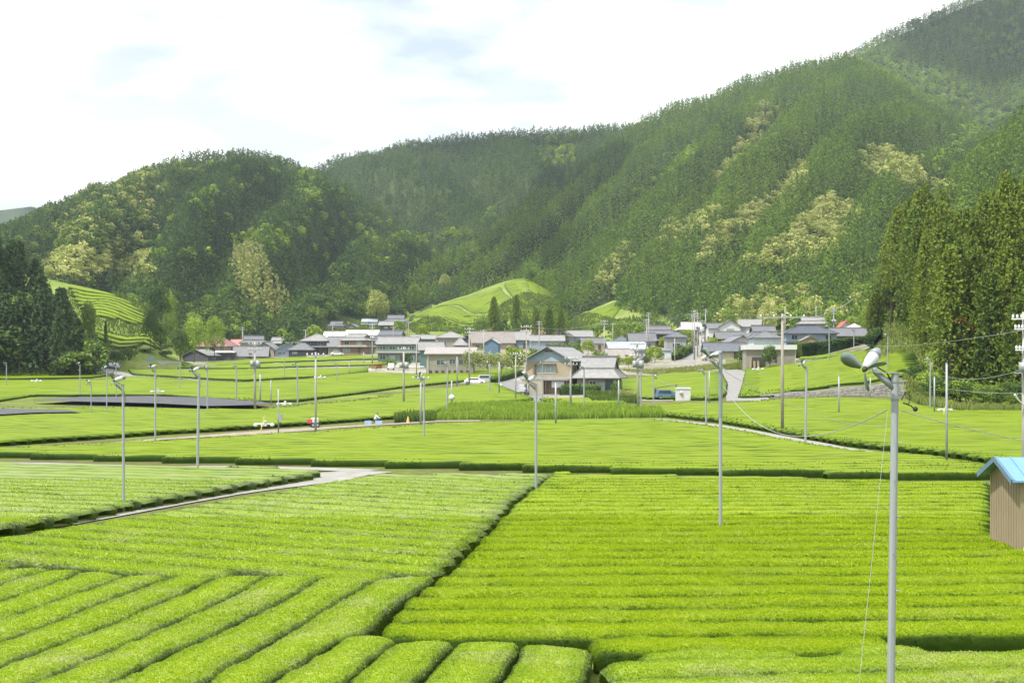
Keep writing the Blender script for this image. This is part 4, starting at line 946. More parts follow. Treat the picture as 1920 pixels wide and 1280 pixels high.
# ------------------------------------------------------------------ buildings
def roof_mb(kind_, w_, dp, z0, h, ov, th=.16, rf=.5):
    """roof over a w_ x dp plan centred on 0; z0 wall top, h rise; returns MB"""
    mb = MB(); a = w_ / 2 + ov; b = dp / 2 + ov
    if kind_ in ('x', 'y'):
        half = dp / 2 if kind_ == 'x' else w_ / 2; L = a if kind_ == 'x' else b
        e = half + ov; ze = z0 - ov * h / half; zt = z0 + h
        pro = [(-e, ze), (0, zt), (e, ze), (e, ze + th), (0, zt + th * 1.3), (-e, ze + th)]
        sub = MB().prism(pro, -L, L)
        vs_ = [(x, y, z) for x, y, z in sub.v] if kind_ == 'y' else [(y, x, z) for x, y, z in sub.v]
        mb.add(vs_, sub.f)
    elif kind_ == 'shed':            # one slope, low side towards the viewer
        ze = z0 - ov * h / dp; mb.add([(-a, -b, z0 - .1), (a, -b, z0 - .1), (a, b, z0 + h), (-a, b, z0 + h), (-a, -b, z0 + th), (a, -b, z0 + th), (a, b, z0 + h + th), (-a, b, z0 + h + th)],
               [(0, 3, 2, 1), (4, 5, 6, 7), (0, 1, 5, 4), (1, 2, 6, 5), (2, 3, 7, 6), (3, 0, 4, 7)])
    else:
        ze = z0 - .12 - ov * .25; r = max(0.0, a - b * .95) if kind_ == 'hip' else a * .62
        if kind_ == 'hip':
            mb.add([(-a, -b, ze), (a, -b, ze), (a, b, ze), (-a, b, ze), (-a, -b, ze + th), (a, -b, ze + th), (a, b, ze + th), (-a, b, ze + th), (-r, 0, z0 + h + th), (r, 0, z0 + h + th)],
                   [(0, 3, 2, 1), (0, 1, 5, 4), (1, 2, 6, 5), (2, 3, 7, 6), (3, 0, 4, 7), (4, 5, 9, 8), (5, 6, 9), (6, 7, 8, 9), (7, 4, 8)])
        else:                         # hip below, gable above
            k = .45; zm = z0 + h * k; bm_ = b * (1 - k) ; am = r
            mb.add([(-a, -b, ze), (a, -b, ze), (a, b, ze), (-a, b, ze), (-a, -b, ze + th), (a, -b, ze + th), (a, b, ze + th), (-a, b, ze + th),
                    (-am, -bm_, zm), (am, -bm_, zm), (am, bm_, zm), (-am, bm_, zm)],
                   [(0, 3, 2, 1), (0, 1, 5, 4), (1, 2, 6, 5), (2, 3, 7, 6), (3, 0, 4, 7), (4, 5, 9, 8), (5, 6, 10, 9), (6, 7, 11, 10), (7, 4, 8, 11)])
            e2 = bm_ + .05; am2 = am + .35; zt = z0 + h
            sub = MB().prism([(-e2 - .2, zm - .05), (0, zt), (e2 + .2, zm - .05), (e2 + .2, zm + th), (0, zt + th), (-e2 - .2, zm + th)], -am2, am2)
            mb.add([(y, x, z) for x, y, z in sub.v], sub.f)
            for s_ in (-1, 1): mb.add([(s_ * am, -bm_, zm), (s_ * am, bm_, zm), (s_ * am, 0, zt - .1)], [(0, 1, 2)])
    return mb
def ridge_caps(kind_, w_, dp, z0, h, ov, th=.16):
    mb = MB(); a = w_ / 2 + ov; b = dp / 2 + ov; zt = z0 + h + th
    if kind_ == 'x': mb.box(-a - .02, a + .02, -.16, .16, zt - .1, zt + .2)
    elif kind_ == 'y': mb.box(-.16, .16, -b - .02, b + .02, zt - .1, zt + .2)
    elif kind_ == 'hip':
        r = max(0.0, a - b * .95); mb.box(-r - .2, r + .2, -.16, .16, zt - .08, zt + .2)
        for sx_ in (-1, 1):
            for sy in (-1, 1): mb.tube([(sx_ * r, 0, zt), (sx_ * a, sy * b, z0 - .12 - ov * .25 + th)], .11, 5)
    elif kind_ == 'iri':
        r = a * .62 + .35; mb.box(-r, r, -.17, .17, zt - .1, zt + .28)
        k = .45; zm = z0 + h * k
        for sx_ in (-1, 1):
            for sy in (-1, 1): mb.tube([(sx_ * a * .62, sy * b * (1 - k), zm + .05), (sx_ * a, sy * b, z0 - .12 - ov * .25 + th)], .11, 5)
    return mb
def add_window(root, x, y, z, ww, hh, face='f', style=0, dark=False):
    """face f: on the -y wall at y; r: on the +x wall at x, l: -x wall"""
    fr = MB(); t = .06
    pieces = [(-ww / 2, ww / 2, -hh / 2, -hh / 2 + t), (-ww / 2, ww / 2, hh / 2 - t, hh / 2), (-ww / 2, -ww / 2 + t, -hh / 2 + t, hh / 2 - t), (ww / 2 - t, ww / 2, -hh / 2 + t, hh / 2 - t), (-t / 2, t / 2, -hh / 2 + t, hh / 2 - t)]
    if ww > 2.6: pieces += [(-ww / 4 - t / 2, -ww / 4 + t / 2, -hh / 2 + t, hh / 2 - t), (ww / 4 - t / 2, ww / 4 + t / 2, -hh / 2 + t, hh / 2 - t)]
    for a, b, c, d in pieces: fr.box(a, b, -.07, .03, c, d)
    o = fr.build("window", M['framedark'] if dark else M['frame'], root)
    o.location = (x, y, z); o.rotation_euler = (0, 0, {'f': 0, 'r': R(90), 'l': R(-90)}[face])
    MB().box(-ww / 2 + t, ww / 2 - t, -.035, -.01, -hh / 2 + t, hh / 2 - t).build("pane", M['glasspale'] if style else M['glass'], o)
    return o
def gable_wall(w_, dp, hw, h, kind_):
    mb = MB(); x, y = w_ / 2, dp / 2
    if kind_ == 'y': mb.prism([(-x, -1.5), (x, -1.5), (x, hw), (0, hw + h - .04), (-x, hw)], -y, y)
    elif kind_ == 'x':
        s_ = MB().prism([(-y, -1.5), (y, -1.5), (y, hw), (0, hw + h - .04), (-y, hw)], -x, x); mb.add([(b, a, c) for a, b, c in s_.v], s_.f)
    elif kind_ == 'shed': s_ = MB().prism([(-y, -1.5), (y, -1.5), (y, hw + h - .06), (-y, hw - .06)], -x, x); mb.add([(b, a, c) for a, b, c in s_.v], s_.f)
    else: mb.box(-x, x, -y, y, -1.5, hw)
    return mb
def house(label, u0, u1, vt, ve, vb, kind_, roofm, wallm, dp=None, rot=0, storeys=1, name="house", skirt=None, ov=.6, win=None, d=None, dark=False, cat="house", door=True, trimm=None):
    uc = (u0 + u1) / 2
    if d is None: x, y = hit(uc, vb)
    else: x, y = (uc - UC) / F * d, d
    px = y / F; W_ = (u1 - u0) * px / max(.85, math.cos(R(rot))) - 2 * ov; zb = HC + (VH - vb) * px; z = land1(x, y + 1)
    hw = HC + (VH - ve) * px - z; h = max(.5, (ve - vt) * px)
    dp = dp or min(W_ * .8, 8.5); W_ = max(W_, 1.6)
    o = empty(name, (x, y + dp / 2, z), R(rot), label=label, cat=cat, group="village houses" if cat == "house" else None)
    gable_wall(W_, dp, hw, h, kind_).build("wall", M[wallm], o)
    rf = roof_mb(kind_, W_, dp, hw, h, ov).build("roof", M['r_' + roofm], o)
    if kind_ != 'shed' and cat == "house": ridge_caps(kind_, W_, dp, hw, h, ov).build("ridge_cap", M['r_' + (trimm or roofm)], rf)
    if storeys == 2:
        z1 = hw * .52; sk = MB(); a, b = W_ / 2, dp / 2; e = .95
        sk.add([(-a, -b, z1 + .45), (a, -b, z1 + .45), (a + e, -b - e, z1), (-a - e, -b - e, z1), (-a, -b, z1 + .28), (a, -b, z1 + .28), (a + e, -b - e, z1 - .12), (-a - e, -b - e, z1 - .12)],
               [(0, 3, 2, 1), (4, 5, 6, 7), (2, 3, 7, 6), (0, 4, 7, 3), (1, 2, 6, 5)])
        sk.add([(a, -b, z1 + .45), (a, b, z1 + .45), (a + e, b, z1), (a + e, -b - e, z1), (a, -b, z1 + .28), (a, b, z1 + .28), (a + e, b, z1 - .12), (a + e, -b - e, z1 - .12)], [(0, 3, 2, 1), (4, 5, 6, 7), (2, 3, 7, 6), (1, 2, 6, 5)])
        sk.build("lower_roof", M['r_' + (skirt or roofm)], o)
    nw = win if win is not None else max(1, int(W_ / 3.6))
    fl = [(hw * .27 if storeys == 2 else hw * .48)] + ([hw * .78] if storeys == 2 else [])
    rr = random.Random(int(u0 * 7 + vb))
    for li, zc in enumerate(fl):
        for i in range(nw):
            xx = -W_ / 2 + W_ * (i + .5) / nw; wh = min(1.35, hw * .3 if storeys == 1 else 1.25)
            if li == 0 and i == nw // 2 and door and cat == "house" and nw > 1:
                dd = MB().box(xx - .5, xx + .5, -dp / 2 - .05, -dp / 2 + .02, .05, 2.1).build("door", M['wood'], o); MB().box(xx + .32, xx + .38, -dp / 2 - .1, -dp / 2 - .05, .9, 1.15).build("handle", M['steel'], dd); continue
            add_window(o, xx, -dp / 2 - .002, zc, min(W_ / nw * .62, rr.choice([1.7, 2.6, 1.7])), wh, 'f', rr.random() < .45, dark)
        add_window(o, W_ / 2 + .002, 0, zc, 1.5, min(1.2, hw * .3), 'r', 0, dark)
        if uc > 1100: add_window(o, -W_ / 2 - .002, 0, zc, 1.5, min(1.2, hw * .3), 'l', 0, dark)
    return o
HS = [
 ("two-storey house with a maroon pyramid roof and cream walls left of the village", 366, 437, 631, 648, 675, 'hip', 'maroon', 'cream', 8, -12, 2, dict(skirt='white', ov=1.0)),
 ("low dark barn with a pale gabled roof in front of the maroon-roofed house", 345, 402, 655, 666, 678, 'y', 'lightgrey', 'dark', 7, -22, 1, dict(win=0, ov=.5, door=False)),
 ("low lean-to with a white roof edge right of the pale-roofed barn", 398, 441, 658, 661, 676, 'shed', 'white', 'dark', 4, 0, 1, dict(win=2)),
 ("small house with a bright red roof", 430, 458, 637, 650, 662, 'x', 'red', 'white_', 6, 0, 1, {}),
 ("long low house with a weathered grey roof beside the maroon-roofed house", 434, 502, 650, 666, 674, 'x', 'grey', 'taupe', 7, 4, 1, {}),
 ("beige house showing its plain gable, with a grey roof", 476, 521, 642, 654, 670, 'y', 'grey', 'beige', 8, -8, 1, dict(win=1)),
 ("grey-roofed house with a cream gable behind the red roof", 445, 500, 630, 642, 664, 'iri', 'grey', 'cream', 8, 8, 1, {}),
 ("long house with a pale grey roof and dark walls behind the beige gable", 496, 562, 633, 643, 664, 'iri', 'lightgrey', 'dark', 8, 0, 1, {}),
 ("low house with a bluish-white gable and a long white eave", 510, 564, 643, 656, 668, 'y', 'paleblue', 'bluegrey', 7, 10, 1, dict(win=2)),
 ("grey hip-roofed annex right of the bluish-white gable", 538, 590, 643, 655, 668, 'hip', 'grey', 'dark', 7, 0, 1, {}),
 ("two-storey house with a pale hip roof and almost black walls", 565, 620, 627, 638, 665, 'hip', 'lightgrey', 'dark', 8, -8, 2, dict(skirt='grey')),
 ("grey low roof between the black-walled and the brown-walled house", 612, 650, 632, 648, 664, 'x', 'grey', 'taupe', 7, 0, 1, {}),
 ("brown-walled two-storey house with its gable turned right", 641, 696, 627, 637, 664, 'iri', 'lightgrey', 'brown', 8, -18, 2, dict(skirt='pinkish')),
 ("white canopy roof beside the brown-walled house", 620, 646, 650, 654, 663, 'shed', 'white', 'white_', 4, 0, 1, dict(win=0)),
 ("long bright white sheet-metal roof in the middle of the upper village, left half", 604, 660, 622, 632, 640, 'x', 'white', 'white_', 12, 0, 1, dict(win=3, ov=.3, door=False)),
 ("bright white sheet-metal roof right of the other, behind the brown-walled house", 645, 709, 619, 628, 640, 'x', 'white', 'white_', 14, 0, 1, dict(win=3, ov=.3, door=False)),
 ("grey-roofed house with dark red gable in the uppermost left row", 613, 647, 603, 610, 624, 'iri', 'grey', 'white_', 8, 0, 2, dict(d=640)),
 ("small grey-roofed house between the dark red gable and the white box house", 645, 676, 607, 614, 624, 'y', 'grey', 'grey', 8, -10, 1, dict(d=640)),
 ("white box-shaped house with two pale roof bands above the village", 677, 708, 598, 603, 618, 'x', 'paleblue', 'white_', 7, 0, 2, dict(d=660)),
 ("grey-roofed farmhouse stepping up the foot of the tea hill", 718, 765, 591, 602, 614, 'iri', 'grey', 'grey', 9, 0, 1, dict(d=650)),
 ("low pale-roofed shed below the farmhouse at the tea hill", 709, 738, 603, 609, 616, 'x', 'lightgrey', 'dark', 6, 0, 1, dict(d=620, win=1)),
 ("wide house with a dark grey tiled roof and a raised gable behind the green house", 698, 766, 620, 635, 652, 'iri', 'darkgrey', 'dark', 10, -8, 1, {}),
 ("two-storey dark green house with a pale grey roof", 707, 787, 632, 644, 680, 'x', 'lightgrey', 'green', 8, -6, 2, dict(skirt='lightgrey', win=4)),
 ("long low house with a pale flat-looking roof left of the pale hip roof", 768, 818, 628, 635, 650, 'x', 'lightgrey', 'teal', 8, 0, 1, {}),
 ("house with a pale hip roof and dark walls below the tea hill", 817, 872, 622, 632, 655, 'hip', 'lightgrey', 'taupe', 9, 0, 1, {}),
 ("grey-roofed house with teal wall beside the large pink-roofed building", 782, 832, 642, 655, 690, 'x', 'lightgrey', 'teal', 7, 4, 1, {}),
 ("small pavilion with a pale pointed roof", 848, 877, 633, 646, 656, 'hip', 'lightgrey', 'grey', 5, 0, 1, dict(win=1, d=400)),
 ("long house with a brown-pink roof and cream gable trim", 880, 965, 622, 641, 656, 'x', 'brown', 'beige', 9, 6, 1, {}),
 ("small blue hut with a white-edged gable", 908, 938, 635, 643, 655, 'y', 'paleblue', 'blue', 5, -8, 1, dict(win=0, ov=.35, door=False, d=415)),
 ("house with a pale grey roof left of the salmon roof", 952, 996, 622, 636, 654, 'x', 'lightgrey', 'bluegrey', 8, 0, 1, {}),
 ("house with a salmon-pink roof", 975, 1024, 620, 629, 648, 'x', 'salmon', 'white_', 8, 0, 1, {}),
 ("long low grey-roofed house in front of the salmon roof", 992, 1060, 629, 638, 656, 'x', 'lightgrey', 'bluegrey', 7, 0, 1, {}),
 ("house with a pale grey hip roof right of the salmon roof", 1027, 1078, 618, 630, 648, 'hip', 'lightgrey', 'grey', 8, 0, 1, {}),
 ("grey-roofed house with a plain pale wall", 1064, 1113, 620, 630, 648, 'x', 'lightgrey', 'bluegrey', 8, 0, 1, dict(win=0)),
 ("house with a pale blue sheet roof and dark gable on its right", 1137, 1212, 641, 653, 676, 'x', 'paleblue', 'grey', 8, 8, 1, {}),
 ("low building with a faded brown roof before the pale blue roof", 1132, 1190, 655, 669, 679, 'x', 'pinkish', 'taupe', 6, 5, 1, {}),
 ("grey-roofed house with pale wall left of the ornate gabled farmhouse", 1178, 1232, 625, 638, 655, 'x', 'grey', 'grey', 8, 0, 1, {}),
 ("old wooden farmhouse with an ornate front gable", 1201, 1271, 611, 625, 652, 'iri', 'grey', 'wood', 9, 0, 2, dict(dark=True)),
 ("building with a bright white roof above the lane", 1270, 1326, 605, 617, 640, 'iri', 'white', 'taupe', 9, 0, 1, dict(d=540)),
 ("narrow white house with its gable facing the valley", 1315, 1347, 611, 620, 648, 'y', 'grey', 'white_', 9, 4, 2, {}),
 ("two-storey white house with a broad gable and a dark window in it", 1349, 1393, 600, 611, 640, 'y', 'grey', 'white_', 9, -4, 2, dict(win=1, dark=True, d=500)),
 ("grey roof joined to the left of the broad white gable", 1326, 1362, 606, 615, 636, 'x', 'grey', 'white_', 8, 0, 1, dict(d=520)),
 ("white house with a pale roof right of the broad white gable", 1388, 1432, 599, 611, 640, 'x', 'lightgrey', 'white_', 8, -14, 2, dict(d=505)),
 ("long low house with a grey tiled roof and dark wall above the front tiled roof", 1342, 1403, 622, 634, 648, 'x', 'grey', 'dark', 7, 0, 1, dict(d=430)),
 ("long house with a dark blue-grey tiled roof and beige wall beside the lane", 1320, 1402, 643, 657, 674, 'x', 'darkgrey', 'cream', 7, 0, 1, {}),
 ("small garage with a bluish-white shutter below the farmhouse", 1237, 1259, 655, 658, 672, 'shed', 'grey', 'paleblue', 4, 0, 1, dict(win=0, ov=.2)),
 ("house with a tall grey ornate roof behind the pale blue-walled house", 1403, 1468, 611, 630, 652, 'iri', 'grey', 'grey', 9, 0, 1, dict(d=400)),
 ("two-storey house with pale blue walls and a grey hip roof", 1408, 1468, 621, 632, 654, 'hip', 'grey', 'paleblue', 8, 0, 1, dict(win=2, d=365)),
 ("upper grey roof with pale gable behind the navy-roofed house", 1496, 1562, 595, 606, 640, 'iri', 'lightgrey', 'grey', 8, -8, 1, dict(d=470)),
 ("large blue-walled house with a wide navy tiled hip roof", 1470, 1573, 610, 624, 650, 'hip', 'navy', 'bluegrey', 10, 0, 2, dict(skirt='navy', d=390)),
 ("small beige gabled porch before the navy-roofed house", 1502, 1536, 631, 638, 650, 'y', 'brown', 'beige', 4, 0, 1, dict(win=0, ov=.3, door=False, d=372)),
 ("grey-roofed house right of the navy-roofed house", 1560, 1630, 615, 629, 650, 'x', 'grey', 'taupe', 9, 0, 1, dict(d=400)),
 ("grey outbuilding tucked behind the brown-walled house", 686, 716, 636, 643, 660, 'x', 'grey', 'taupe', 6, 0, 1, {}),
 ("small dark-walled house between the pale hip roof and the brown-pink roof", 862, 896, 629, 638, 652, 'y', 'grey', 'dark', 7, -10, 1, {}),
 ("grey-roofed house left of the white gabled shed row, behind the near beige house", 1088, 1136, 634, 643, 658, 'x', 'grey', 'cream', 7, 6, 1, {}),
 ("dark tiled house in the second row left of the lane", 1246, 1290, 622, 631, 648, 'hip', 'darkgrey', 'grey', 7, 0, 1, dict(d=470)),
 ("low tiled house between the farmhouse roof and the lane poles", 1150, 1182, 630, 638, 650, 'hip', 'darkgrey', 'cream', 7, 0, 1, {}),
 ("grey tiled house behind the long dark blue-grey roof", 1362, 1412, 630, 640, 652, 'y', 'grey', 'white_', 7, 12, 1, dict(d=400)),
 ("small grey-roofed house behind the long low weathered roof", 462, 500, 640, 649, 662, 'x', 'darkgrey', 'cream', 6, -6, 1, {}),
 ("grey house with a hip roof between the bluish gable and the black-walled house", 556, 584, 636, 645, 660, 'hip', 'grey', 'cream', 6, 0, 1, {}),
 ("small red roof in the trees at the right end of the village", 1572, 1600, 603, 613, 625, 'y', 'red', 'white_', 6, 0, 1, dict(d=460, win=1)),
 ("white sheet roof at the right end of the village", 1588, 1625, 607, 616, 628, 'hip', 'white', 'grey', 7, 0, 1, dict(d=450)),
]
for (lab, u0, u1, vt, ve, vb, kd, rm, wm, dp, rot, st, kw) in HS: house(lab, u0, u1, vt, ve, vb, kd, rm, wm, dp, rot, st, **kw)
# the big pink-roofed building with its white kerb and pipes
o = house("large grey-beige building with a broad pink roof above the tea field", 795, 893, 651, 664, 703, 'shed', 'pinkish', 'taupe', 9, 0, 1, ov=.5, win=0, door=False, cat="house")
dd_ = o.location.y - 4.5; pw = (880 - 798) * dd_ / F / 2
MB().box(-pw - .2, pw, -5.1, -4.5, -.8, .1).build("plinth", M['white_'], o)
for xx, ww, zz_ in ((-pw * .45, 1.9, 3.0), (pw * .1, 1.5, 3.2), (pw * .62, 2.6, 3.1)): add_window(o, xx, -4.503, zz_, ww, 1.3)
MB().tube([(-pw - .05, -4.62, 4.6), (-pw - .05, -4.62, 0)], .09, 6).build("downpipe", M['white'], o)
for xx in np.linspace(-pw * .9, pw * .8, 7): MB().box(xx - .35, xx + .35, -4.56, -4.5, .35, 1.1).build("vent", M['framedark'], o)
# the near two-storey house by the road
hx, hy = hit(1050, 738); hz = land1(hx, hy)
o = empty("house", (hx, hy + 3.5, hz), R(-24), label="near two-storey beige house with a blue-grey gable and one wide hooded window", cat="house")
Wd, Dp, hw, h = 8.2, 9.5, 5.9, 2.1
gable_wall(Wd, Dp, hw, h, 'y').build("wall", M['beige'], o)
MB().prism([(-Wd / 2 - .01, hw - .35), (Wd / 2 + .01, hw - .35), (Wd / 2 + .01, hw + .02), (0, hw + h - .15), (-Wd / 2 - .01, hw + .02)], -Dp / 2 - .06, -Dp / 2 - .003).build("gable_panel", M['bluegrey'], o)
MB().box(-.7, .7, -Dp / 2 - .1, -Dp / 2 - .062, hw + h * .62, hw + h * .74).build("vent", M['framedark'], o)
rf = roof_mb('y', Wd, Dp, hw, h, .9).build("roof", M['r_lightgrey'], o); ridge_caps('y', Wd, Dp, hw, h, .9).build("ridge_cap", M['r_grey'], rf)
wn = add_window(o, -.6, -Dp / 2 - .003, 4.25, 3.6, 1.5, 'f', 1); MB().box(-1.95, 1.95, -.75, -.0, .78, .92).build("hood", M['wood'], wn)
MB().box(1.3, 1.72, -.3, -.08, -.85, .7).build("shutter_box", M['wood'], wn).location.x = -3.5
add_window(o, Wd / 2 + .003, -1.5, 4.4, 1.6, 1.2, 'r'); add_window(o, Wd / 2 + .003, 2.2, 4.4, 1.6, 1.2, 'r')
pr = MB(); pr.add([(-Wd / 2 - .4, -Dp / 2, 2.95), (Wd / 2 + .3, -Dp / 2, 2.95), (Wd / 2 + .3, -Dp / 2 - 1.9, 2.55), (-Wd / 2 - .4, -Dp / 2 - 1.9, 2.55), (-Wd / 2 - .4, -Dp / 2, 2.8), (Wd / 2 + .3, -Dp / 2, 2.8), (Wd / 2 + .3, -Dp / 2 - 1.9, 2.33), (-Wd / 2 - .4, -Dp / 2 - 1.9, 2.33)], [(0, 3, 2, 1), (4, 5, 6, 7), (2, 3, 7, 6), (0, 4, 7, 3), (1, 2, 6, 5)])
pr.build("lower_roof", M['r_lightgrey'], o)
cw = MB()
for i in range(19): cw.box(-4.2 + i * .21, -4.2 + i * .21 + .12, -Dp / 2 - 1.86, -Dp / 2 - 1.80, -.3, 2.35)
cw.box(-4.25, -.25, -Dp / 2 - 1.8, -Dp / 2 - 1.74, -.3, 2.35); cw.build("corrugated_wall", M['cream'], o)
MB().box(1.0, 3.3, -Dp / 2 - 1.2, -Dp / 2 - 1.0, 1.1, 2.2).build("white_panel", M['white'], o)
for px_ in (.1, 3.9): MB().box(px_, px_ + .12, -Dp / 2 - 1.85, -Dp / 2 - 1.73, -.3, 2.35).build("post", M['wood'], o)
wx, wy = hit(1127, 739); wz = land1(wx, wy)
o = empty("house", (wx, wy + 4.2, wz), R(-12), label="low wing with a broad grey tiled hip roof, right of the near beige house", cat="house")
gable_wall(6.6, 7.5, 3.0, 2.8, 'hip').build("wall", M['taupe'], o); rf = roof_mb('iri', 6.6, 7.5, 3.0, 3.1, .95).build("roof", M['r_lightgrey'], o); ridge_caps('iri', 6.6, 7.5, 3.0, 3.1, .95).build("ridge_cap", M['r_grey'], rf)
add_window(o, -.6, -3.753, 1.7, 1.2, 1.1); add_window(o, 2.2, -3.753, 1.5, 1.4, 1.8, dark=True); add_window(o, 3.303, -1, 1.5, 1.4, 1.8, 'r', dark=True)
dx = MB().box(.6, 1.5, -3.82, -3.76, 0, 2.0).build("door", M['glasspale'], o); MB().box(.68, .74, -3.88, -3.82, .9, 1.15).build("handle", M['steel'], dx)
# garage with white fascia on the right, small white shed, blue-roofed shed, pergola
gx, gy = hit(1446, 690); gz = land1(gx, gy); gw = 92 * gy / F
o = empty("garage", (gx, gy + 3.2, gz), R(-3), label="flat-roofed beige garage with a broad white fascia, half hidden by a dark shrub", cat="garage")
MB().box(-gw / 2, gw / 2, -3, 3, -1, 3.9).build("wall", M['taupe'], o); MB().box(-gw / 2 - .35, gw / 2 + .35, -3.5, 3.3, 3.9, 4.9).build("fascia", M['white'], o)
MB().box(-gw * .37, -gw * .1, -3.06, -3.0, .1, 2.3).build("opening", M['framedark'], o); MB().tube([(gw / 2 + .05, -3.1, 3.9), (gw / 2 + .05, -3.1, 0)], .06, 6).build("downpipe", M['white'], o)
tk = MB()
for i in range(3): tk.tube([(-gw * .4 + i * .8, -3.5, 0), (-gw * .4 + i * .8, -3.5, 1.5)], .3, 10)
tk.build("barrel", M['beige'], o)
sx_, sy_ = hit(1282, 751); sz_ = land1(sx_, sy_); sw = 27 * sy_ / F
o = empty("garden_shed", (sx_, sy_ + 1.0, sz_), R(-4), label="small white flat-roofed shed beside the blue car", cat="shed")
MB().box(-sw / 2, sw / 2, -.9, .9, -.3, 1.75).build("wall", M['white_'], o); MB().box(-sw / 2 - .08, sw / 2 + .08, -1.0, 1.0, 1.75, 1.95).build("roof", M['white'], o)
MB().box(-.55, -.12, -1.12, -.9, 1.15, 1.4).build("cooler_hood", M['white'], o); MB().tube([(-.35, -1.0, 1.2), (-.05, -1.0, .5)], .07, 6).build("duct", M['steeldark'], o)
px_, py_ = hit(1240, 750); pz_ = land1(px_, py_)
o = empty("carport", (px_ + .4, py_ + 1.4, pz_), 0, label="open lean-to with a dark slanting beam beside the white shed", cat="carport")
for xx, hh in ((-1.2, 1.7), (2.0, 2.3)): MB().box(xx - .08, xx + .08, -.08, .08, -.3, hh).build("post", M['wood'], o)
MB().add([(-1.5, -.8, 1.7), (2.3, -.8, 2.35), (2.3, .8, 2.35), (-1.5, .8, 1.7), (-1.5, -.8, 1.8), (2.3, -.8, 2.45), (2.3, .8, 2.45), (-1.5, .8, 1.8)], [(0, 3, 2, 1), (4, 5, 6, 7), (0, 1, 5, 4), (1, 2, 6, 5), (2, 3, 7, 6), (3, 0, 4, 7)]).build("roof", M['wood'], o)
# right-hand shed with a blue roof (gable wall faces left)
o = empty("storage_shed", (16.3, 47.05, 0), 0, label="brown tool shed with a bright blue metal roof at the right edge", cat="shed")
ys, y2, zw, zr = -1.45, 1.45, 2.72, 3.27
wl = MB(); s_ = MB().prism([(ys, -.1), (y2, -.1), (y2, zw), (0, zr - .03), (ys, zw)], 0, 5.2); wl.add([(b, a, c) for a, b, c in s_.v], s_.f)
rb = MB()
for i in range(12): rb.box(-.02, -.0, ys + .12 + i * .235, ys + .15 + i * .235, 0, zw - .05)
wl.add(rb.v, rb.f); wl.build("wall", M['shedbrown'], o)
ro = MB(); e = 1.68; ze = zr - (zr - zw) / 1.45 * e
s_ = MB().prism([(-e, ze), (0, zr), (e, ze), (e, ze + .06), (0, zr + .07), (-e, ze + .06)], -.34, 5.6); ro.add([(b, a, c) for a, b, c in s_.v], s_.f); rfo = ro.build("roof", M['bluesheet'], o)
seam = MB()
for i in range(13):
    xx = -.28 + i * .45
    for sg in (-1, 1): seam.add([(xx, 0, zr + .07), (xx + .03, 0, zr + .07), (xx + .03, sg * e, ze + .065), (xx, sg * e, ze + .065), (xx, 0, zr + .095), (xx + .03, 0, zr + .095), (xx + .03, sg * e, ze + .09), (xx, sg * e, ze + .09)], [(0, 1, 2, 3), (4, 7, 6, 5), (0, 3, 7, 4), (1, 5, 6, 2)])
seam.build("seam", M['bluesheet'], rfo)
bb = MB()
for sg in (-1, 1): bb.add([(-.37, 0, zr - .08), (-.37, sg * e, ze - .08), (-.37, sg * e, ze + .1), (-.37, 0, zr + .1), (-.33, 0, zr - .08), (-.33, sg * e, ze - .08), (-.33, sg * e, ze + .1), (-.33, 0, zr + .1)], [(0, 1, 2, 3), (4, 7, 6, 5), (0, 4, 5, 1), (3, 2, 6, 7)])
bb.build("barge_board", M['blue'], rfo); MB().ball((-.03, 0, zr - .35), .05).build("lamp", M['white'], o)
tag(MB().box(16.2, 16.4, 44.9, 45.05, .40, .62).build("bucket", M['white']), "white plastic box at the foot of the brown shed", "box")
# dry-stone terrace wall on the right
def terrace():
    mb = MB(); rr = random.Random(4); us = np.linspace(1450, 1694, 90); 
    for a, b in zip(us, us[1:]):
        xa, xb = (a - UC) / F * 213.6, (b - UC) / F * 213.6; z0 = land1(xa, 212.5) - .3; z1 = land1(xa, 219.5) + .12
        nl = max(1, int((z1 - z0) / .38))
        for k in range(nl):
            za, zb_ = z0 + (z1 - z0) * k / nl, z0 + (z1 - z0) * (k + 1) / nl; off = rr.uniform(-.07, .07); sh = (.4 if k % 2 else 0) * (xb - xa)
            mb.box(xa + .02 + sh, xb - .02 + sh, 213.2 + off + k * .06, 214.4, za + .03, zb_ - .03)
    mb.box((1440 - UC) / F * 213.6, (1694 - UC) / F * 213.6, 213.45, 214.3, 0, .1)
    return mb
tag(terrace().build("stone_wall", M['stone']), "dry-stone terrace wall below the upper right tea field", "wall")
cp = MB(); pr_ = None
for a in np.linspace(1400, 1700, 40):
    x = (a - UC) / F * 214; p = (x, 214.1, land1(x, 219.3) + .2)
    if pr_: cp.add([(pr_[0], 213.5, pr_[2] - .2), (p[0], 213.5, p[2] - .2), (p[0], 214.9, p[2] - .2), (pr_[0], 214.9, pr_[2] - .2), (pr_[0], 213.5, pr_[2]), (p[0], 213.5, p[2]), (p[0], 214.9, p[2]), (pr_[0], 214.9, pr_[2])], [(0, 3, 2, 1), (4, 5, 6, 7), (0, 1, 5, 4), (3, 7, 6, 2)])
    pr_ = p
tag(cp.build("wall_coping", M['path']), "pale concrete ledge along the top of the stone terrace wall", "ledge")
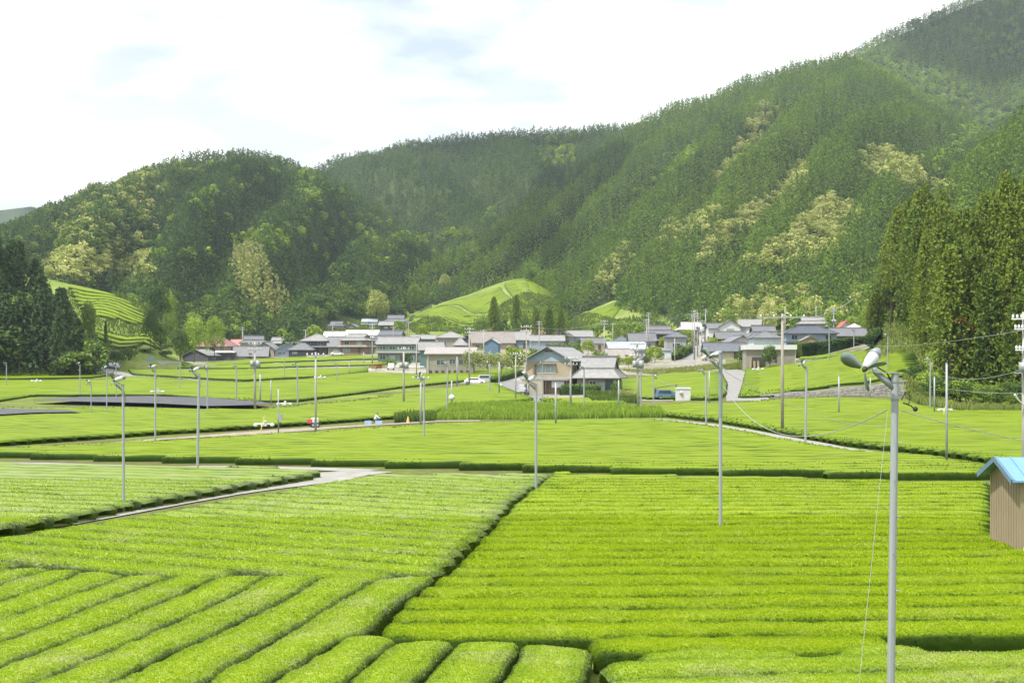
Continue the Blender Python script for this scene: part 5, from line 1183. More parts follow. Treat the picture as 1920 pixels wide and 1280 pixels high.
# ------------------------------------------------------------------ frost fans, poles, wires
def blade_mb(L, chord=.5):
    mb = MB(); n = 9; V = []; 
    for i in range(n + 1):
        t = i / n; r = .07 + L * t; c = L * chord * (math.sin(math.pi * (.12 + .80 * t)) ** .7) * (.55 + .75 * t) * (1 if t < .97 else .6); tw = R(50 - 12 * t)
        for s_ in (-.5, .5): V.append((c * s_ * math.cos(tw), c * s_ * math.sin(tw), r))
    m = len(V); V2 = V + [(x + .006, y + .008, z) for x, y, z in V]
    fs = []
    for i in range(n):
        a = 2 * i; fs += [(a, a + 1, a + 3, a + 2), (m + a, m + a + 2, m + a + 3, m + a + 1), (a, a + 2, m + a + 2, m + a), (a + 1, m + a + 1, m + a + 3, a + 3)]
    return mb.add(V2, fs)
FANM = dict(blade=blade_mb(.38, .56).mesh("blade", M['bladegrey'], True))
mm = MB(); mm.tube([(0, -.02, 0), (0, .05, 0), (0, .12, 0), (0, .16, 0), (0, .33, 0), (0, .37, 0)], [.045, .08, .085, .10, .105, .07], 16); FANM['motor'] = mm.mesh("motor", M['motorgrey'], True)
FANM['cowl'] = MB().tube([(0, .36, 0), (0, .42, 0), (0, .52, 0)], [.095, .10, .06], 14).mesh("motor_cowl", M['steeldark'], True)
FANM['hub'] = MB().tube([(0, -.10, 0), (0, -.05, 0), (0, 0, 0)], [.02, .045, .05], 12).mesh("hub", M['black'], True)
FANM['pole'] = MB().tube([(0, 0, 0), (0, 0, .5), (0, 0, 1)], [1.0, .97, .92], 14).mesh("pole", M['steel'], True)
FANM['arm'] = MB().tube([(0, 0, -.28), (-.18, 0, -.12), (-.34, 0, .02), (-.36, 0, .12)], [.05, .055, .05, .045], 8).mesh("bracket", M['steeldark'], True)
FANM['plate'] = MB().box(-.44, .1, -.07, .07, -.015, 0).mesh("mount_plate", M['steel'])
ca = MB(); ca.tube([(-.30, .06, .1), (-.12, .08, .0), (.02, .10, -.25), (.06, .10, -.7), (.02, .12, -1.0)], .013, 5); FANM['cable'] = ca.mesh("cable", M['black'])
def fan_pole(x, y, z, H, rad, label, yaw=0.0, side=-1, pitch=-28, s=1.0, lean=0.0, group="frost fans over the tea", dark=0.0, spin=None, big=False):
    o = empty("frost_fan", (x, y, z), 0, label=label, cat="frost fan", group=group); o.rotation_euler = (0, lean, 0)
    p = put("pole", FANM['pole'], o); p.scale = (rad, rad, H)
    a = put("bracket", FANM['arm'], o, (0, 0, H)); a.scale = (s * -side, s, s); 
    put("mount_plate", FANM['plate'], o, (0, 0, H + .01)).scale = (s * -side, s, s)
    hd = empty("fan_head"); hd.parent = o
    mo = put("motor", FANM['motor'], o); 
    from mathutils import Matrix, Euler
    base = Matrix.Translation((side * (.50 if big else .36) * s, 0, H + (.08 if big else .17) * s)) @ Euler((R(pitch), 0, R(yaw)), 'XYZ').to_matrix().to_4x4() @ Matrix.Scale(s, 4)
    bpy.data.objects.remove(hd)
    mo.matrix_local = base
    # blades spin about the motor axis (-y end)
    for nm in ("cowl",): q = put("motor_cowl", FANM['cowl'], mo)
    put("hub", FANM['hub'], mo)
    sp = spin if spin is not None else (hash((round(x, 1), round(y, 1))) % 120)
    for k in range(3):
        b = put("blade", FANM['blade'], mo, (0, -.05, 0)); b.rotation_euler = (0, R(sp + 120 * k), 0)
    cb_ = put("cable", FANM['cable'], o, (0, 0, H)); cb_.scale = (s * -side, s, s)
    return o
# the big near fan
NX, NY = (1669 - UC) / F * 24.0, 24.0; NH = HC + (VH - 699) / F * 24.0
nf = fan_pole(NX, NY, 0, NH, .066, "big grey frost fan on the nearest steel pole at the right, with step bolts", yaw=-42, side=-1, pitch=36, s=1.0, lean=R(.8), spin=-50, big=True, group="frost fans over the tea")
st = MB()
for i in range(9):
    z = .7 + i * .62; sg = 1 if i % 2 else -1
    st.tube([(.03 * sg + .02, -.05, z), (.07 * sg + .04, -.12, z)], .009, 6)
st.build("step_bolt", M['steel'], nf)["kind"] = "stuff"
bd = MB(); bd.tube([(0, 0, NH - .16), (0, 0, NH - .13)], .071, 16); bd.tube([(0, 0, NH - .47), (0, 0, NH - .43)], .071, 16); bd.build("band", M['steeldark'], nf)
lp = MB(); lp.tube([(.09, -.06, NH - .45), (.16, -.06, NH - .32), (.24, -.06, NH - .38), (.22, -.06, NH - .52), (.12, -.06, NH - .5), (.26, -.06, NH - .55), (.31, -.06, NH - .60)], .012, 6); lp.ball((.33, -.06, NH - .60), .045); lp.build("cable_loop", M['black'], nf)
FP_ = [ # u, v_top, v_foot(on the tea), width px, side, yaw, label
 (1351, 672, 982, 9, -1, -60, "frost fan on the tall two-tone pole in the right field"),
 (1005, 716, 910, 7, -1, -40, "frost fan on the pole standing by the diagonal gap"),
 (232, 716, 938, 7, -1, -50, "frost fan on the pole beside the white path at the left"),
 (370, 697, 875, 7, -1, -55, "frost fan on the slightly tilted pole before the left dark hedge face"),
 (291, 690, 825, 5, -1, -50, "frost fan on the pole at the soil strip, above the left hedge"),
 (389, 690, 768, 4, -1, -45, "frost fan above the right end of the black net"),
 (443, 686, 748, 4, -1, 20, "dark-bladed frost fan behind the black net, left of the tall concrete pole"),
 (558, 684, 757, 4, -1, -20, "frost fan between the concrete pole and the tall thin twin-fan pole"),
 (838, 683, 766, 4, -1, -30, "frost fan before the large pink-roofed building"),
 (918, 680, 732, 4, -1, 10, "frost fan beside the bend of the road"),
 (1095, 688, 762, 4, -1, -30, "frost fan before the grey hip-roofed wing"),
 (1202, 676, 764, 4, -1, -10, "frost fan on the pole touching the transformer pole"),
 (1324, 696, 795, 5, -1, -20, "frost fan at the start of the curved path"),
 (1510, 684, 825, 6, -1, -45, "frost fan beside the curved path at the right"),
 (1744, 674, 760, 4, -1, -20, "frost fan at the edge of the right-hand wood"),
 (795, 706, 818, 5, -1, -30, "frost fan in the middle of the wide field"),
 (1601, 618, 657, 3, -1, -20, "small frost fan before the white sheet roof"),
 (1555, 612, 676, 3, -1, 10, "small frost fan before the navy-roofed house"),
 (1664, 628, 692, 3, -1, 10, "small frost fan on the grassy bank beside the wood"),
 (27, 599, 683, 4, -1, 0, "tall twin-looking frost fan before the dark left wood"),
 (75, 654, 682, 3, -1, 0, "short frost fan before the dark left wood"),
 (92, 646, 682, 3, -1, 10, "tilted frost fan before the dark left wood"),
 (171, 717, 772, 2.5, -1, 0, "low frost fan with a white box between the two black nets"),
 (143, 646, 684, 3, -1, 0, "thin frost fan at the foot of the left wood"),
 (200, 690, 772, 3, -1, -30, "thin frost fan before the black net"),
 (150, 682, 738, 2.5, -1, -30, "thin frost fan in the far left field"),
 (12, 682, 722, 2.5, -1, -30, "frost fan at the far left edge"),
 (218, 684, 745, 2.5, -1, 0, "thin frost fan beside the far left farm track"),
 (337, 676, 726, 2.5, -1, 0, "thin frost fan left of the pale-roofed barn"),
 (632, 682, 712, 2.0, -1, 0, "short frost fan with a round white shade"),
 (533, 664, 706, 2.5, -1, 0, "far thin frost fan before the bluish-white gable"),
 (1017, 682, 752, 2.5, -1, 0, "thin frost fan left of the near beige house"),
 (1225, 706, 752, 3, 1, 0, "frost fan near the open lean-to"),
]
for i, (u, vt, vf, wp, sd, yw, lab) in enumerate(FP_):
    x, y = hit(u, vf, .5); z = land1(x, y); H = HC + (VH - vt) / F * y - z - .1
    s_ = 1.0 if y < 120 else 1.0
    f_ = fan_pole(x, y, z, H, max(.045, .72 * wp / 2 * y / F), lab, yaw=yw, side=sd, pitch=18 + (i * 7) % 14, s=s_, lean=R([.0, .3, -.3, 1.0, .2][i % 5]) * (1 if i != 1 else 0) if i else 0)
    if i in (0,): 
        sl_ = MB().tube([(0, 0, H - 2.1), (0, 0, H - 1.0), (0, 0, H + .25)], max(.045, .72 * wp / 2 * y / F) * 1.12, 14).build("pole_sleeve", M['steeldark'], f_)
PLAIN = [ # plain poles u, vt, vf, width, mat, label
 (1775, 681, 860, 6, 'steel', "plain steel pole without a fan beyond the curved path, before the wood"),
 (1573, 704, 772, 4, 'steel', "short plain post below the stone wall"), (1632, 706, 745, 3, 'steel', "thin post before the stone wall"),
 (1752, 706, 770, 4, 'steel', "thin plain post at the corner of the wood"), (1042, 716, 793, 5, 'steel', "plain steel post before the near beige house"),
 (847, 712, 760, 4, 'steel', "short post with a round white meter case"), (857, 668, 720, 3, 'steel', "thin post at the right end of the pink-roofed building"),
 (936, 677, 736, 4, 'steel', "plain post beside the road bend"), (1160, 712, 766, 4, 'steel', "post behind the reeds right of the hip-roofed wing"),
 (522, 728, 804, 3.5, 'steel', "thin post with a small meter box at the soil strip"), (488, 700, 752, 4, 'steel', "short post right of the tall concrete pole"),
 (508, 712, 753, 3, 'steel', "lowest short post right of the tall concrete pole"), (1330, 694, 755, 3, 'steel', "thin post behind the curved path"),
 (655, 678, 700, 2, 'steel', "thin white post in the far middle field"), (682, 660, 680, 2, 'steel', "thin post before the brown-walled house"),
]
for u, vt, vf, wp, mt, lab in PLAIN:
    x, y = hit(u, vf, .5); z = land1(x, y); H = HC + (VH - vt) / F * y - z
    r_ = .75 * wp / 2 * y / F
    o = empty("post", (x, y, z), 0, label=lab, cat="post"); MB().tube([(0, 0, -.2), (0, 0, H * .5), (0, 0, H)], [r_, r_ * .96, r_ * .9], 10).build("shaft", M[mt], o, sm=True)
    MB().tube([(0, 0, H - .01), (0, 0, H + .05)], r_ * 1.08, 10).build("cap", M['steeldark'], o)
    if "meter box" in lab: MB().box(.02, .45, -.2, -.02, 1.3, 1.9).build("meter_box", M['steel'], o)
    if "meter case" in lab: MB().ball((.0, -.1, 1.6), .42).build("meter_case", M['white'], o, sm=True)
def utility(u, vt, vf, wp, lab, arms=2, trafo=False, mat='concrete', armw=.9, off=.5, d=None, lean=0, kv=1):
    if d is None: x, y = hit(u, vf, off)
    else: x, y = (u - UC) / F * d, d
    z = land1(x, y); H = HC + (VH - vt) / F * y - z; r_ = .75 * wp / 2 * y / F
    o = empty("utility_pole", (x, y, z), R(random.uniform(-20, 20)), label=lab, cat="utility pole", group="utility poles of the village"); o.rotation_euler.y = lean
    MB().tube([(0, 0, -.3), (0, 0, H * .5), (0, 0, H)], [r_, r_ * .85, r_ * .7], 10).build("pole", M[mat], o, sm=True)
    for k in range(arms):
        zz_ = H - .35 - k * .75
        ar = MB().box(-armw, armw, -.06 - r_, .02 - r_, zz_ - .05, zz_ + .05).build("crossarm", M['steel'], o)
        for q in (-.9, -.35, .35, .9): MB().tube([(q * armw, -.02 - r_, zz_ + .05), (q * armw, -.02 - r_, zz_ + .14), (q * armw, -.02 - r_, zz_ + .26)], [.05, .085, .04], 7).build("insulator", M['white'], ar)
    if trafo:
        tr = MB(); tr.tube([(.45, -.15, H * .62), (.45, -.15, H * .62 + 1.0)], .32, 12); tr.tube([(-.37, -.15, H * .62 + .1), (-.37, -.15, H * .62 + .95)], .28, 12); tr.build("transformer", M['steel'], o, sm=True)
        MB().box(-.9, .9, -.3, .0, H * .6, H * .6 + .08).build("platform", M['steeldark'], o)
    return o
UT = [
 (478, 641, 760, 7, "stout white utility pole at the end of the black net, with cross-arms low on it", 2, True, {}),
 (592, 660, 800, 6, "pale utility pole on the soil strip, with a fan motor at its top", 1, False, {}),
 (789, 704, 790, 6, "thick pale pole beside the thin fan pole in the middle field", 1, False, {}),
 (757, 650, 752, 6, "double pole with equipment boxes before the green house", 1, True, {}),
 (880, 614, 718, 4, "tall utility pole before the pink-roofed building", 2, False, {}),
 (967, 660, 746, 4, "pale utility pole beside the road bend", 1, False, {}),
 (987, 609, 738, 4, "tall dark utility pole beside the near beige house", 2, False, dict(mat='brownpole')),
 (1070, 668, 762, 6, "short utility pole with two cross-arms before the near beige house", 2, False, {}),
 (1197, 640, 765, 7, "leaning utility pole with a large transformer cluster", 3, True, dict(lean=R(-1))),
 (1467, 588, 802, 9, "tall brownish concrete utility pole beyond the curved path", 1, False, dict(mat='brownpole', armw=2.2)),
 (177, 641, 684, 5, "stout utility pole beside the far left farm track", 1, False, {}),
 (1011, 602, 668, 3, "thin utility pole behind the near beige house", 2, False, {}),
 (455, 613, 660, 3, "utility pole above the red roof", 2, False, {}),
 (573, 618, 655, 2.5, "utility pole behind the black-walled house", 1, False, dict(d=520)),
 (624, 606, 640, 2.5, "dark utility pole among the uppermost left houses", 1, False, dict(d=540, mat='brownpole')),
 (698, 608, 655, 3, "utility pole with many cross-arms before the dark grey tiled roof", 3, True, dict(d=430)),
 (737, 612, 640, 2, "thin utility pole below the tea hill farmhouse", 1, False, dict(d=480, mat='brownpole')),
 (766, 603, 632, 2, "thin utility pole at the foot of the tea hill", 1, False, dict(d=500, mat='brownpole')),
 (781, 628, 704, 3, "utility pole between the green and the pink-roofed building", 1, False, {}),
 (907, 618, 660, 3, "utility pole beside the small blue hut", 1, False, dict(d=400)),
 (1133, 600, 690, 3, "utility pole with cross-arms behind the hip-roofed wing", 2, False, {}),
 (1149, 606, 655, 2.5, "reddish thin utility pole above the pale blue roof", 1, False, dict(d=480, mat='brownpole')),
 (1212, 598, 660, 3, "utility pole with many insulators before the ornate farmhouse", 3, False, dict(d=420)),
 (1216, 586, 640, 2.5, "tall utility pole behind the ornate farmhouse", 2, False, dict(d=520)),
 (1265, 634, 676, 3, "yellow-based post at the foot of the lane", 0, False, dict(mat='concrete')),
 (1302, 582, 674, 4, "pale utility pole in the middle of the lane's pole cluster", 3, False, dict(d=400)),
 (1308, 586, 660, 3, "second utility pole of the lane's pole cluster", 3, True, dict(d=430)),
 (1298, 590, 650, 3, "dark utility pole of the lane's pole cluster", 2, False, dict(d=460, mat='brownpole')),
 (1316, 600, 665, 2.5, "shortest utility pole of the lane's pole cluster", 2, False, dict(d=440)),
 (1323, 580, 620, 3, "utility pole behind the bright white roof", 2, False, dict(d=560)),
 (1472, 574, 640, 2.5, "thin mast behind the ornate grey roof", 0, False, dict(d=440)),
 (1530, 572, 610, 2.5, "thin mast behind the navy-roofed house", 0, False, dict(d=500)),
 (1563, 577, 625, 3.5, "utility pole with stacked cross-arms behind the navy-roofed house", 3, True, dict(d=440)),
]
for u, vt, vf, wp, lab, ar, trf, kw in UT: utility(u, vt, vf, wp, lab, ar, trf, **kw)
# the pole at the right edge with its transformer
ux = (1921 - UC) / F * 62; uz = 0
o = empty("utility_pole", (ux, 62, 0), 0, label="utility pole with white insulators and a large transformer at the right edge", cat="utility pole")
H = HC + (VH - 585) / F * 62
def zp(v): return HC + (VH - v) / F * 62
MB().tube([(0, 0, -.2), (0, 0, H)], [.14, .10], 12).build("pole", M['concrete'], o, sm=True)
for v_, w_ in ((598, .62), (617, .5), (656, .45)):
    ar = MB().box(-w_, .8, -.2, -.12, zp(v_) - .03, zp(v_) + .03).build("crossarm", M['white'], o)
    for q in (-.9, -.6, -.3, .4): MB().tube([(q * w_, -.16, zp(v_) + .03), (q * w_, -.16, zp(v_) + .09), (q * w_, -.16, zp(v_) + .2)], [.03, .06, .03], 8).build("insulator", M['white'], ar)
tr = MB(); tr.tube([(-.15, -.3, zp(698)), (-.15, -.3, zp(679))], .20, 14); tr.build("transformer", M['steel'], o, sm=True); MB().box(-.5, .6, -.45, -.1, zp(700), zp(700) + .05).build("platform", M['steel'], o)
la = MB(); la.tube([(0, -.1, zp(762)), (-.4, -.3, zp(748)), (-.55, -.35, zp(739))], [.03, .035, .05], 8); la.build("lamp_arm", M['white'], o)
# wires
def wire(P, Q, sag, rad, name="wire", label=None, group="overhead wires", mat='wire', n=28):
    P = Vector(P); Q = Vector(Q); pts = []
    for i in range(n + 1):
        t = i / n; p = P.lerp(Q, t); p.z -= sag * 4 * t * (1 - t); pts.append(p)
    o = MB().tube(pts, rad, 5).build(name, M[mat]); tag(o, label, "cable", group); return o
y1 = hit(1351, 982, .5)[1]
tp = W(1664, 768, 24.0); wire(W(1356, 722, y1), tp, 1.05, .010, label="sagging cable between the nearest fan pole and the tall two-tone pole", mat='steel')
wire(W(1690, 770, 24.0), W(2050, 842, 40), .12, .009, label="cable running right from the nearest fan pole", mat='steel')
wire(W(1664, 772, 24.0), W(1590, 1480, 18.6), .0, .0028, label="thin guy wire slanting down from the nearest fan pole", mat='steel')
y2_ = hit(1202, 764, .5)[1]
wire(W(1225, 706, 210), W(1290, 722, 200), .5, .025, label="pale cable above the open lean-to", mat='steel')
wire(W(1358, 695, y1), W(1663, 800, 60), .5, .010, label="upper thin cable from the two-tone pole to the right")
wire(W(1512, 700, 112), W(1655, 745, 150), .5, .012, label="thin cable from the fan by the curved path to the stone wall")
wire(W(1775, 706, 92), W(1925, 690, 62), .3, .010, label="upper cable between the plain steel pole and the right edge")
wire(W(1775, 728, 92), W(1925, 737, 62), .1, .010, label="lower cable between the plain steel pole and the right edge")
wire(W(1600, 642, 200), W(1925, 618, 62), .6, .010, label="cable with white markers crossing in front of the right-hand wood")
wire(W(480, 660, 200), W(330, 690, 260), 1.0, .02, label="thin cable left of the stout white utility pole")
for a, b, lb in ((W(880, 616, 330), W(987, 611, 262), "wire between the two tall poles left of the near beige house"), (W(987, 612, 262), W(1133, 602, 330), "wire behind the near beige house"), (W(1133, 602, 330), W(1212, 600, 420), "wire above the pale blue roof"),
                 (W(1212, 600, 420), W(1302, 584, 400), "wire above the ornate farmhouse"), (W(1308, 588, 430), W(1563, 580, 440), "long wire above the right half of the village"), (W(1467, 590, 150), W(1600, 560, 160), "wire from the brownish concrete pole")):
    wire(a, b, 1.0, .022, label=lb)
# ------------------------------------------------------------------ vehicles
def wheels(root, xs, ys, r=.3):
    for x in xs:
        for y in ys:
            t_ = MB().tube([(x, y - .09, r), (x, y + .09, r)], r, 14).build("wheel", M['black'], root); MB().tube([(x, y - .1, r), (x, y + .1, r)], r * .55, 10).build("rim", M['steel'], t_)
CARP = mat_plain("car_white", (.75, .76, .78), .25, .02); CARG = mat_plain("car_silver", (.42, .44, .47), .3, .03); CARB = mat_plain("car_blue", (.10, .19, .32), .3, .03)
def van(x, y, z, rz, label, mat, L=3.4, Wd=1.48, H=1.75, kind_='van', name="parked_car", cat="car"):
    o = empty(name, (x, y, z), rz, label=label, cat=cat, group="vehicles about the village")
    h = Wd / 2
    if kind_ == 'van': pro = [(-L / 2, .3), (L / 2, .3), (L / 2, .95), (L / 2 - .35, 1.05), (L / 2 - .95, H - .06), (L / 2 - 1.2, H), (-L / 2 + .2, H), (-L / 2, H - .3)]
    elif kind_ == 'car': pro = [(-L / 2, .3), (L / 2, .3), (L / 2, .75), (L / 2 - .9, .92), (L / 2 - 1.5, H), (-L / 2 + .9, H), (-L / 2 + .25, .95), (-L / 2, .85)]
    else: pro = [(L / 2 - 1.15, .3), (L / 2, .3), (L / 2, .95), (L / 2 - .3, 1.1), (L / 2 - .5, H), (L / 2 - 1.15, H)]
    b = MB().prism(pro, -h, h).build("body", mat, o); md = b.modifiers.new("b", 'BEVEL'); md.width = .07; md.segments = 2
    if kind_ == 'truck': MB().box(-L / 2, L / 2 - 1.2, -h, h, .55, .65).box(-L / 2, L / 2 - 1.2, -h, -h + .04, .65, .95).box(-L / 2, L / 2 - 1.2, h - .04, h, .65, .95).box(-L / 2, -L / 2 + .04, -h, h, .65, .95).build("cargo_bed", mat, o)
    zt = H - .12; zb = H - .62 if kind_ != 'car' else .95
    x0, x1 = (-L / 2 + .3, L / 2 - 1.05) if kind_ == 'van' else ((-L / 2 + .75, L / 2 - 1.45) if kind_ == 'car' else (L / 2 - 1.05, L / 2 - .5))
    for sy in (-1, 1): MB().add([(x0, sy * (h + .006), zb), (x1 + .25, sy * (h + .006), zb), (x1, sy * (h + .006), zt), (x0 + .1, sy * (h + .006), zt)], [(0, 1, 2, 3)] if sy < 0 else [(3, 2, 1, 0)]).build("side_window", M['glass'], o)
    fx = L / 2 - (.40 if kind_ != 'car' else .95); tx = L / 2 - (.92 if kind_ == 'van' else (.5 if kind_ == 'truck' else 1.47))
    zf = 1.08 if kind_ != 'car' else .95
    MB().add([(fx + .03, -h + .12, zf), (fx + .03, h - .12, zf), (tx + .03, h - .16, zt), (tx + .03, -h + .16, zt)], [(0, 1, 2, 3)]).build("windscreen", M['glass'], o)
    if kind_ == 'van': MB().add([(-L / 2 - .015, -h + .15, 1.0), (-L / 2 - .015, h - .15, 1.0), (-L / 2 + .0, h - .2, H - .34), (-L / 2 + .0, -h + .2, H - .34)], [(3, 2, 1, 0)]).build("rear_window", M['glass'], o)
    for sy in (-.5, .5): MB().box(L / 2 - .02, L / 2 + .03, sy - .14, sy + .14, .62, .8).build("headlight", M['white'], o)
    wheels(o, (-L / 2 + .6, L / 2 - .62), (-h + .08, h - .08)); return o
for u, v, rz, lab, mt, kd, L, H, dd in (
    (890, 721, 0, "white car with dark windows stopped beside the tea, left of the road bend", CARP, 'car', 4.2, 1.35, None), (912, 717, 0, "grey hatchback in the shade right behind the white car", CARG, 'van', 3.4, 1.5, None),
    (980, 741, 75, "silver pickup seen from behind beside the near beige house", CARG, 'truck', 3.4, 1.75, None), (978, 704, 4, "long white flatbed truck parked left of the near beige house", CARP, 'truck', 6.5, 2.2, None),
    (1248, 749, 8, "blue hatchback beside the small white shed", CARB, 'van', 3.2, 1.45, None), (198, 688, -20, "white van on the far left farm track", CARP, 'van', 3.6, 1.9, None),
    (212, 692, -15, "silver pickup behind the white van on the farm track", CARG, 'truck', 3.4, 1.7, None), (1295, 648, 80, "white car high up the village lane", CARP, 'van', 3.6, 1.6, None),
    (1330, 676, 20, "silver car parked at the foot of the lane", CARG, 'car', 4.2, 1.4, None), (720, 668, 0, "white van beside the brown-walled house", CARP, 'van', 3.4, 1.8, None),
    (632, 667, 10, "white car under the white canopy roof", CARP, 'car', 4.2, 1.4, None), (733, 694, 90, "small white truck on the plot before the green house", CARP, 'truck', 3.4, 1.8, None)):
    x, y = hit(u, v); van(x, y, land1(x, y) + .08, R(rz), lab, mt, L, 1.6, H, kd, "truck" if kd == 'truck' else "parked_car", "truck" if kd == 'truck' else ("van" if "van" in lab else "car"))
# ------------------------------------------------------------------ white-wrapped hedge trimmers left lying on the tea
def trimmer(u, v, wpx, lab, stick=False, rz=0):
    x, y = hit(u, v, .9); z = land1(x, y) + .86; Lh = wpx * y / F / 2
    o = empty("tea_trimmer", (x, y, z), R(rz), label=lab, cat="hedge trimmer", group="white-wrapped trimmers on the tea")
    MB().tube([(-Lh * .8, 0, .1), (0, 0, .12), (Lh * .8, 0, .1)], .07, 8).build("bar", M['white'], o, sm=True)
    for sg in (-1, 1): MB().ball((sg * Lh * .82, 0, .02), Lh * .22, 10, 7, (1, .9, .85)).build("engine_cover", M['white'], o, sm=True)
    b = MB(); b.ball((Lh * .12, 0, .3), Lh * .16, 9, 6); b.box(-Lh * .3, Lh * .25, -.12, .12, -.1, .12); b.build("hopper", M['white'], o)
    if stick: MB().tube([(-Lh * .35, -.2, -.8), (Lh * .1, -.2, .9)], .045, 6).build("handle", mat_plain("yellow_bamboo", (.70, .62, .18), .6, .1), o)
    return o
for a in ((495, 796, 38, "white-wrapped trimmer with a yellow stick, lying at the edge of the soil strip", True), (533, 757, 28, "white-wrapped trimmer on the dark hedge line, right of the tall concrete pole"), (295, 734, 26, "white-wrapped trimmer between the two left black-net poles", True),
          (68, 714, 20, "white-wrapped trimmer in the far left field"), (600, 707, 22, "white-wrapped trimmer in the far middle field"), (1421, 692, 22, "white-wrapped trimmer before the garage with the white fascia"), (1772, 768, 28, "white-wrapped trimmer at the foot of the right-hand wood", True)): trimmer(*a)
# ------------------------------------------------------------------ worker squatting beside the soil strip
SKIN = mat_plain("skin", (.50, .32, .23), .6, .05); JKT = mat_plain("jacket", (.72, .73, .75), .8, .06); TRO = mat_plain("trousers", (.05, .06, .09), .8, .1); HAT = mat_plain("hat", (.20, .22, .22), .8, .1)
def skin_body(name, pts, edges, rad, mat, parent):
    me = bpy.data.meshes.new(name); me.from_pydata(pts, edges, []); me.update(); o = put(name, me, parent)
    sm = o.modifiers.new("skin", 'SKIN')
    for i, r_ in enumerate(rad): me.skin_vertices[0].data[i].radius = (r_, r_)
    me.skin_vertices[0].data[0].use_root = True
    sb = o.modifiers.new("sub", 'SUBSURF'); sb.levels = 1; sb.render_levels = 2; me.materials.append(mat); return o
wx, wy = hit(703, 795); wz = land1(wx, wy) + .05
per = empty("person", (wx, wy, wz), R(100), label="worker in a white jacket and grey hat squatting beside the tea", cat="person")
J = [(0, 0, .38), (0, -.06, .58), (0, -.14, .82), (0, -.20, .95), (0, -.24, 1.08), (.17, -.14, .86), (.24, -.38, .66), (.14, -.58, .60), (-.17, -.14, .86), (-.24, -.38, .66), (-.12, -.58, .58),
     (.11, 0, .36), (.19, -.38, .50), (.16, -.22, .10), (.16, -.38, .05), (-.11, 0, .36), (-.19, -.38, .50), (-.16, -.22, .10), (-.16, -.38, .05)]
E = [(0, 1), (1, 2), (2, 3), (3, 4), (2, 5), (5, 6), (6, 7), (2, 8), (8, 9), (9, 10), (0, 11), (11, 12), (12, 13), (13, 14), (0, 15), (15, 16), (16, 17), (17, 18)]
rad = [.15, .15, .15, .06, .09, .07, .05, .035, .07, .05, .035, .10, .085, .05, .04, .10, .085, .05, .04]
body = skin_body("body", J, E, rad, SKIN, per)
J2 = [J[i] for i in (0, 1, 2, 3, 5, 6, 7, 8, 9, 10)]; skin_body("jacket", J2, [(0, 1), (1, 2), (2, 3), (2, 4), (4, 5), (5, 6), (2, 7), (7, 8), (8, 9)], [.165, .175, .18, .08, .085, .065, .05, .085, .065, .05], JKT, per)
J3 = [(0, 0, .36)] + [J[i] for i in (11, 12, 13, 15, 16, 17)]; skin_body("trousers", J3, [(0, 1), (1, 2), (2, 3), (0, 4), (4, 5), (5, 6)], [.165, .12, .10, .065, .12, .10, .065], TRO, per)
hd = MB(); hd.ball((0, -.27, 1.10), .105, 14, 10, (.85, 1, 1.2)); hd.tube([(0, -.36, 1.10), (0, -.39, 1.08)], [.02, .012], 6); hd.build("head", SKIN, per, sm=True)
ht = MB(); ht.tube([(0, -.26, 1.15), (0, -.26, 1.165)], .21, 18); ht.tube([(0, -.26, 1.16), (0, -.26, 1.24), (0, -.26, 1.27)], [.125, .11, .05], 14); ht.build("hat", HAT, per, sm=False)
for sx_ in (-1, 1):
    hn = MB(); bx_, by_, bz_ = (.14 if sx_ > 0 else -.12), -.60, .59
    hn.ball((bx_, by_ - .02, bz_), .045, 8, 6, (1, 1.1, .6))
    for k in range(4): 
        ox = (k - 1.5) * .019; ln = (.055, .065, .062, .048)[k]; hn.tube([(bx_ + ox, by_ - .05, bz_), (bx_ + ox, by_ - .05 - ln * .6, bz_ - .01), (bx_ + ox, by_ - .05 - ln, bz_ - .03)], [.009, .008, .006], 6)
    hn.tube([(bx_ - sx_ * .035, by_, bz_), (bx_ - sx_ * .06, by_ - .035, bz_ - .015)], [.010, .007], 6); hn.build("hand", SKIN, per, sm=True)
for du, lab in ((-13, "pale blue crate left of the squatting worker"), (7, "pale blue crate right of the squatting worker")):
    x, y = hit(703 + du, 796); MBc = MB(); MBc.box(-.35, .35, -.25, .25, 0, .05)
    for a, b, c, d in ((-.35, -.31, -.25, .25), (.31, .35, -.25, .25), (-.31, .31, -.25, -.21), (-.31, .31, .21, .25)): MBc.box(a, b, c, d, .05, .38)
    tag(MBc.build("crate", mat_plain("crate_blue", (.35, .52, .72), .5, .08), None, (x, y, land1(x, y) + .06), R(10)), lab, "crate")
ex, ey = hit(586, 802); o = empty("farm_engine", (ex, ey, land1(ex, ey) + .05), R(15), label="small red and white engine on wheels beside the pale pole on the soil strip", cat="machine")
MB().box(-.55, -.05, -.25, .25, .45, .85).build("tank", mat_plain("engine_red", (.55, .08, .08), .4, .05), o); b = MB().box(-.1, .6, -.28, .28, .35, 1.0).build("cover", M['white'], o); b.modifiers.new("b", 'BEVEL').width = .08
MB().box(-.5, .6, -.2, .2, .25, .35).build("frame", M['black'], o); wheels(o, (.0, .45), (-.3, .3), .26); MB().tube([(-.5, 0, .6), (-.95, 0, .95), (-1.1, 0, .95)], .025, 6).build("handlebar", M['steel'], o)
x, y = hit(765, 793); tag(MB().tube([(0, 0, 0), (0, 0, .25), (0, 0, .7)], [.18, .15, .04], 10).build("soil_marker", mat_plain("orange_cone", (.75, .45, .15), .6, .05), None, (x, y, land1(x, y) + .05)), "small orange marker cone on the soil strip", "cone")
x, y = hit(1055, 772); 
